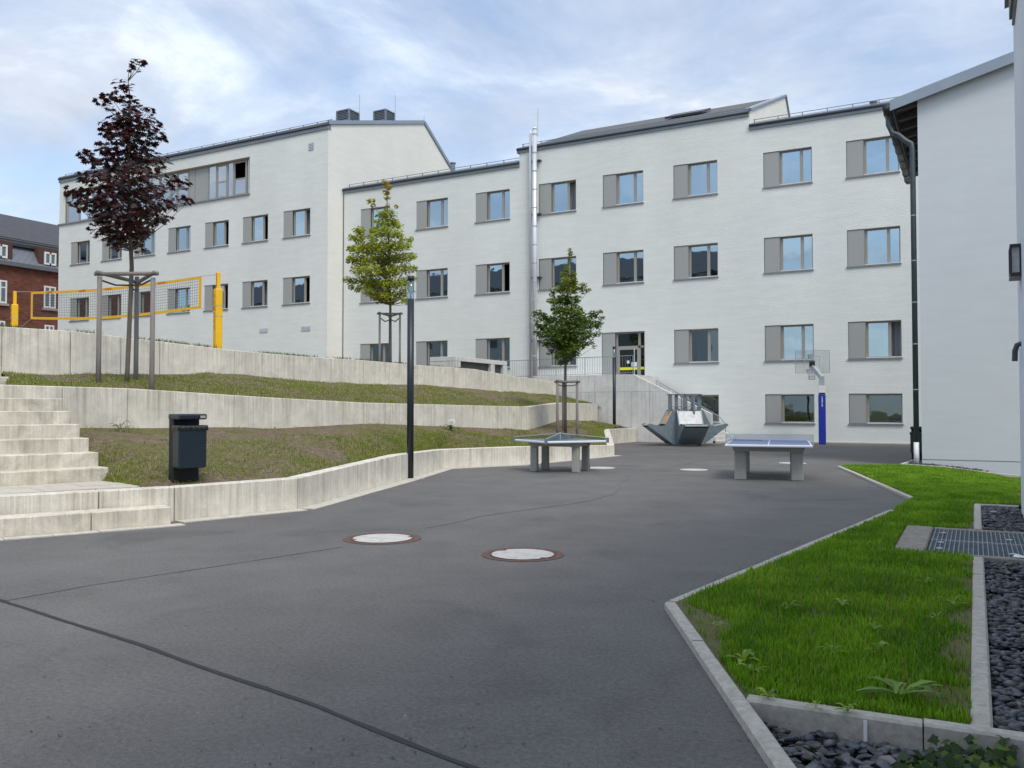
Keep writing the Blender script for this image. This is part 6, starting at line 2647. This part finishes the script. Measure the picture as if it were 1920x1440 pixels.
tree('young yellow-green maple on the plateau in front of the wing', base2, [(732, 660), (732, 590), (731, 530), (729, 470), (727, 420), (726, 380), (725, 345)],
     [0.055, 0.05, 0.045, 0.04, 0.032, 0.022, 0.012, 0.005], D2, CL2, 3300, 0.056, yg_col, SIMPLE, 'leaf', 32)

# green maple on the lower slope
D3 = 28.5
b3 = ond(1060, 806, D3)
z3 = find_z(grid_low, b3.x, b3.y)
base3 = Vector((b3.x, b3.y, z3 - 0.1))
CL3 = [(1068, 466, 4), (1066, 474, 5), (1067, 486, 5), (1064, 494, 5), (1066, 506, 7), (1070, 514, 8), (1060, 518, 8), (1072, 526, 9), (1060, 530, 10), (1078, 520, 6),
       (1040, 544, 7), (1050, 542, 9), (1062, 542, 11), (1076, 540, 10), (1090, 536, 8), (1098, 532, 6), (1106, 542, 4), (1034, 552, 6), (1094, 548, 7),
       (1032, 566, 8), (1044, 564, 10), (1058, 562, 12), (1072, 562, 11), (1084, 562, 7), (1046, 578, 10), (1062, 580, 12), (1078, 580, 11), (1088, 584, 7),
       (1004, 588, 7), (1012, 584, 6), (1018, 594, 9), (1030, 598, 9), (1046, 596, 12), (1062, 598, 13), (1080, 598, 12), (1096, 596, 10), (1110, 590, 9), (1120, 584, 7), (1126, 596, 6),
       (1006, 604, 6), (1014, 612, 9), (1028, 612, 12), (1046, 614, 13), (1064, 614, 14), (1084, 614, 13), (1102, 610, 11), (1118, 608, 9), (1128, 604, 5),
       (1006, 626, 6), (1016, 628, 9), (1032, 630, 12), (1050, 632, 13), (1068, 632, 13), (1086, 632, 12), (1104, 628, 10), (1120, 624, 7),
       (1026, 644, 8), (1042, 648, 11), (1058, 650, 12), (1074, 650, 12), (1092, 646, 10), (1106, 644, 7), (1116, 648, 4), (1034, 660, 6), (1050, 664, 9), (1064, 664, 9), (1078, 660, 7), (1040, 674, 4), (1052, 678, 5), (1072, 672, 5)]


def gr_col(rg, t, v):
    k = rg.random()
    c = np.array([0.095, 0.165, 0.018]) if k < 0.6 else (np.array([0.06, 0.115, 0.015]) if k < 0.85 else np.array([0.17, 0.24, 0.03]))
    if t < 0.45 and k > 0.3:
        c = np.array([0.20, 0.25, 0.03])
    return c * (0.75 + 0.5 * rg.random())


tree('young dark green maple on the lower slope behind the square table', base3, [(1060, 760), (1060, 700), (1061, 640), (1063, 580), (1065, 530), (1066, 495), (1067, 468)],
     [0.055, 0.05, 0.045, 0.04, 0.032, 0.022, 0.012, 0.005], D3, CL3, 3400, 0.058, gr_col, SIMPLE, 'leaf', 33)


def tree_guard(label, posts, top, depth_offs, rails_y, r=0.045, zbase=0.0):
    """posts: list of (px, py_top, depth); feet at zbase"""
    P = []
    for (x, y, d), zb in zip(posts, zbase):
        p = ond(x, y, d)
        P.append((p, zb))
    c = sum((p for p, _ in P), Vector()) / 3
    t = thing('tree_guard', label, 'tree stake', (c.x, c.y, min(z for _, z in P)), 0, 'wooden tree guards')
    for p, zb in P:
        m = MB()
        m.tube([(p.x, p.y, zb - 0.25), (p.x, p.y, zb + 0.6), (p.x, p.y, p.z)], [r * 1.05, r, r * 0.95], 10)
        m.build('post', 'post_wood', t, smooth=True)
    ztop = sum(p.z for p, _ in P) / 3
    for i in range(3):
        a, b_ = P[i][0], P[(i + 1) % 3][0]
        e = (b_ - a).normalized() * 0.10
        zz_ = ztop - 0.01 + 0.02 * i
        m = MB()
        m.tube([Vector((a.x, a.y, zz_)) - e, Vector((b_.x, b_.y, zz_)) + e], r * 0.82, 8)
        m.build('rail', 'post_wood', t, smooth=True)
    return t, P, c, ztop


def straps(t, P, c, z, r=0.016, sag=0.10):
    for p, _ in P:
        m = MB()
        a = Vector((p.x, p.y, z))
        mid_ = a.lerp(Vector((c.x, c.y, z)), 0.5) - ZU * sag
        m.tube([a, mid_, Vector((c.x, c.y, z - 0.02))], r, 6)
        m.build('strap', 'soffit_timber', t, smooth=True)


zz1 = lambda x, y: find_z(grid_up, x, y)
g1 = [(187, 519, 16.5), (287, 521, 16.4), (257, 519, 17.9)]
t_, P_, c_, zt_ = tree_guard('weathered three-post guard around the copper-red maple', g1, 0, 0, 0, 0.047, [zz1(*ond(x, y, d).xy) for x, y, d in g1])
straps(t_, P_, Vector((ond(245, 535, D1).x, ond(245, 535, D1).y, 0)), ond(245, 533, D1).z, 0.018, 0.06)
g2 = [(712, 590, 30.3), (750, 590, 30.3), (731, 590, 31.6)]
t_, P_, c_, zt_ = tree_guard('slim three-post guard around the yellow-green maple', g2, 0, 0, 0, 0.042, [2.85] * 3)
straps(t_, P_, Vector((ond(732, 600, D2).x, ond(732, 600, D2).y, 0)), ond(732, 598, D2).z, 0.02, 0.12)
g3 = [(1045, 716, 28.0), (1082, 716, 28.0), (1056, 716, 29.3)]
t_, P_, c_, zt_ = tree_guard('three-post guard around the dark green maple behind the square table', g3, 0, 0, 0, 0.045, [find_z(grid_low, *ond(x, y, d).xy) for x, y, d in g3])
straps(t_, P_, Vector((ond(1061, 720, D3).x, ond(1061, 720, D3).y, 0)), ond(1061, 722, D3).z, 0.018, 0.03)


# ------------------------------------------------------------------ small plants
def weed(label, p, r, n, cols, lw=0.28, up=0.35, group=None, name='weed', lobed=True, seed=0):
    rg = random.Random(seed)
    V, Fc, CC = [], [], []
    cnt = []
    for k in range(n):
        a = 2 * PI * k / n + rg.uniform(-.4, .4)
        l = r * rg.uniform(0.6, 1.1)
        el = rg.uniform(0.1, up)
        d = Vector((math.cos(a), math.sin(a), 0))
        s = Vector((-d.y, d.x, 0))
        N_ = 7
        col = np.array(cols[rg.randrange(len(cols))]) * rg.uniform(0.75, 1.25)
        i0 = len(V)
        for j in range(N_):
            t = j / (N_ - 1)
            w = l * lw * (math.sin(PI * (0.08 + 0.88 * t)) ** 0.8) * (0.35 + 0.65 * t if lobed else 1) * (0.6 if lobed and j % 2 else 1)
            z = l * (el * 2.2 * t - 1.7 * el * t * t) + 0.02
            c = d * (l * t * math.cos(el)) + ZU * z
            V += [tuple(c - s * w * .5 + ZU * w * 0.15), tuple(c), tuple(c + s * w * .5 + ZU * w * 0.15)]
            CC += [col, col * 1.2, col]
        for j in range(N_ - 1):
            for q in (0, 1):
                a_ = i0 + 3 * j + q
                Fc += [a_, a_ + 1, a_ + 4, a_ + 3]
                cnt.append(4)
    me = numpy_mesh(name, np.array(V), Fc, cnt, 'leaf', np.array(CC))
    o = link(name, me, None, p)
    tag(o, label, 'plant', group)
    return o


GW = [(0.20, 0.32, 0.05), (0.17, 0.28, 0.06), (0.28, 0.40, 0.05)]
wl = [(1480, 1145, .10), (1580, 1140, .11), (1785, 1140, .13), (1395, 1245, .12), (1410, 1265, .13), (1645, 1222, .10), (1755, 1165, .09), (1440, 1315, .08), (1560, 1225, .09), (1640, 1180, .08), (1530, 1335, .08), (1590, 1340, .08), (1350, 1180, .08), (1735, 1095, .09)]
WLAB = ['pale weed in the lawn, near the kerb corner and left of centre', 'bright leafy weed in the middle of the lawn', 'broad weed leaf in the lawn beside the straight kerb', 'upper weed of the pair by the diagonal kerb', 'lower weed of the pair by the diagonal kerb',
        'weed in the lawn straight above the thistle rosette', 'weed in the lawn a little below the grate corner', 'low weed where diagonal kerb and cross kerb nearly meet', 'faint weed in the lawn left of the thistle', 'weed in the open lawn above the middle',
        'left weed of two beside the cross kerb', 'right weed of two beside the cross kerb', 'weed on the bare patch at the kerb corner', 'weed in the lawn just in front of the grate']
for i, (x, y, r) in enumerate(wl):
    p = onz(x, y, 0.05)
    p.z = lawn_z(p.x, p.y) + 0.01
    weed(WLAB[i], p, r, 7, GW, 0.30, 0.8, 'weeds in the lawn', 'weed', i % 2 == 0, i)
p = onz(1690, 1312, 0.05)
p.z = lawn_z(p.x, p.y) + 0.015
weed('large spreading thistle rosette in the lawn near the bottom right', p, 0.24, 11, [(0.21, 0.34, 0.06), (0.16, 0.28, 0.06)], 0.30, 0.55, None, 'thistle', True, 77)
p = ond(225, 812, 15.1)
p.z = find_z(grid_low, p.x, p.y)
weed('grey-green leafy weed at the foot of the middle wall', p, 0.28, 16, [(0.10, 0.15, 0.08), (0.13, 0.18, 0.09)], 0.22, 0.9, None, 'weed', True, 78)
p = ond(845, 806, 23.6)
p.z = find_z(grid_low, p.x, p.y)
weed('small white-flowering plant at the foot of the middle wall', p, 0.25, 18, [(0.06, 0.11, 0.02), (0.08, 0.13, 0.03)], 0.25, 1.0, None, 'flowering_plant', False, 79)
fo = bpy.context.scene.collection.objects.get('flowering_plant')
m = MB()
rg = random.Random(4)
for k in range(16):
    a, rr = rg.uniform(0, 6.28), rg.uniform(0, 0.17)
    m.cyl(rr * math.cos(a), rr * math.sin(a), 0.16 + rg.uniform(0, .1), 0.18 + rg.uniform(0.1, .12), 0.022, 6)
fw_ = m.build('flowers', 'flower_white', fo, off=(0, 0, 0))
fw_['kind'] = 'stuff'
# ivy over the kerb at the bottom right
ivy = onz(1820, 1425, -0.03)
rg = random.Random(8)
np.random.seed(8)
IV = np.array([(0, -0.25, 0), (0.35, -0.45, -.05), (0.55, -0.05, -.03), (1.0, 0.1, -.12), (0.55, 0.4, -.05), (0.0, 1.15, -.15), (-0.55, 0.4, -.05), (-1.0, 0.1, -.12), (-0.55, -0.05, -.03), (-0.35, -0.45, -.05)])
tv = thing('ivy', 'dark green ivy creeping over the slate chippings at the bottom right', 'plant', (ivy.x, ivy.y, -0.05))
P_, N_, S_, C_ = [], [], [], []
for k in range(190):
    x = rg.uniform(1690, 1905)
    y = rg.uniform(1405, 1475) if x > 1740 else rg.uniform(1430, 1475)
    q = onz(x, y, 0.0)
    P_.append((q.x, min(q.y, 4.33), 0.0 + rg.uniform(-0.03, 0.07)))
    N_.append((rg.uniform(-.5, .5), rg.uniform(-.8, .1), 0.8))
    S_.append(rg.uniform(0.025, 0.045))
    C_.append(np.array([0.030, 0.065, 0.016]) * rg.uniform(0.7, 1.6) if rg.random() < 0.85 else np.array([0.14, 0.22, 0.03]))
leaves('foliage', P_, N_, S_, C_, IV, 'leaf', tv, (ivy.x, ivy.y, -0.05))
m = MB()
for k in range(6):
    a = onz(1720 + k * 30, 1470, 0)
    b_ = onz(1750 + k * 25, 1425, 0)
    m.tube([(a.x, min(a.y, 4.3), -0.02), (b_.x, min(b_.y, 4.3), 0.02)], 0.004, 4)
sm = m.build('stems', 'bark', tv)
sm['kind'] = 'stuff'
# paint mark on the kerb face
m = MB()
kp = onz(1615, 1380, 0.03)
m.box(kp.x - 0.008, kp.x + 0.008, 4.36 - 0.052, 4.36 - 0.047, -0.07, 0.05)
m.build('paint_mark', 'white_paint', kerb_root)

# ------------------------------------------------------------------ grit and leaf bits on the yard
rg = random.Random(15)
V, Fc, cnt = [], [], []
n_bits = 0
for k in range(520):
    if k < 360:
        x, y = rg.uniform(0, 1900), 900 + 540 * rg.random() ** 0.7
        p = onz(x, y)
        r = rg.uniform(0.003, 0.011)
    else:
        # collected along the foot of the low wall and of the diagonal kerb
        if k % 2:
            i = rg.choice((2, 3, 4, 5, 6))
            p = LW[i][0].lerp(LW[i + 1][0], rg.random()) + (RT * 0.8 - FW0 * 0.5) * rg.uniform(0.17, 0.30)
        else:
            p = K1.lerp(K2e, rg.random()) + Vector((-rg.uniform(0.06, 0.2), rg.uniform(0, .1), 0))
        r = rg.uniform(0.006, 0.018)
    if in_poly(p.x, p.y, lawn_poly) or p.x > K1f.x or p.y > 38:
        continue
    a0 = rg.uniform(0, 6.28)
    i0 = len(V)
    for q in range(5):
        a = a0 + q * 2 * PI / 5
        rr = r * rg.uniform(0.5, 1.2)
        V.append((p.x + rr * math.cos(a), p.y + rr * 0.7 * math.sin(a), 0.0045 + rg.uniform(0, 0.006)))
    Fc += list(range(i0, i0 + 5))
    cnt.append(5)
me = numpy_mesh('yard_grit', np.array(V), Fc, cnt, 'soil')
tag(link('yard_grit', me), 'tiny dark bits of grit and leaf scattered on the asphalt', 'debris', kind='stuff')
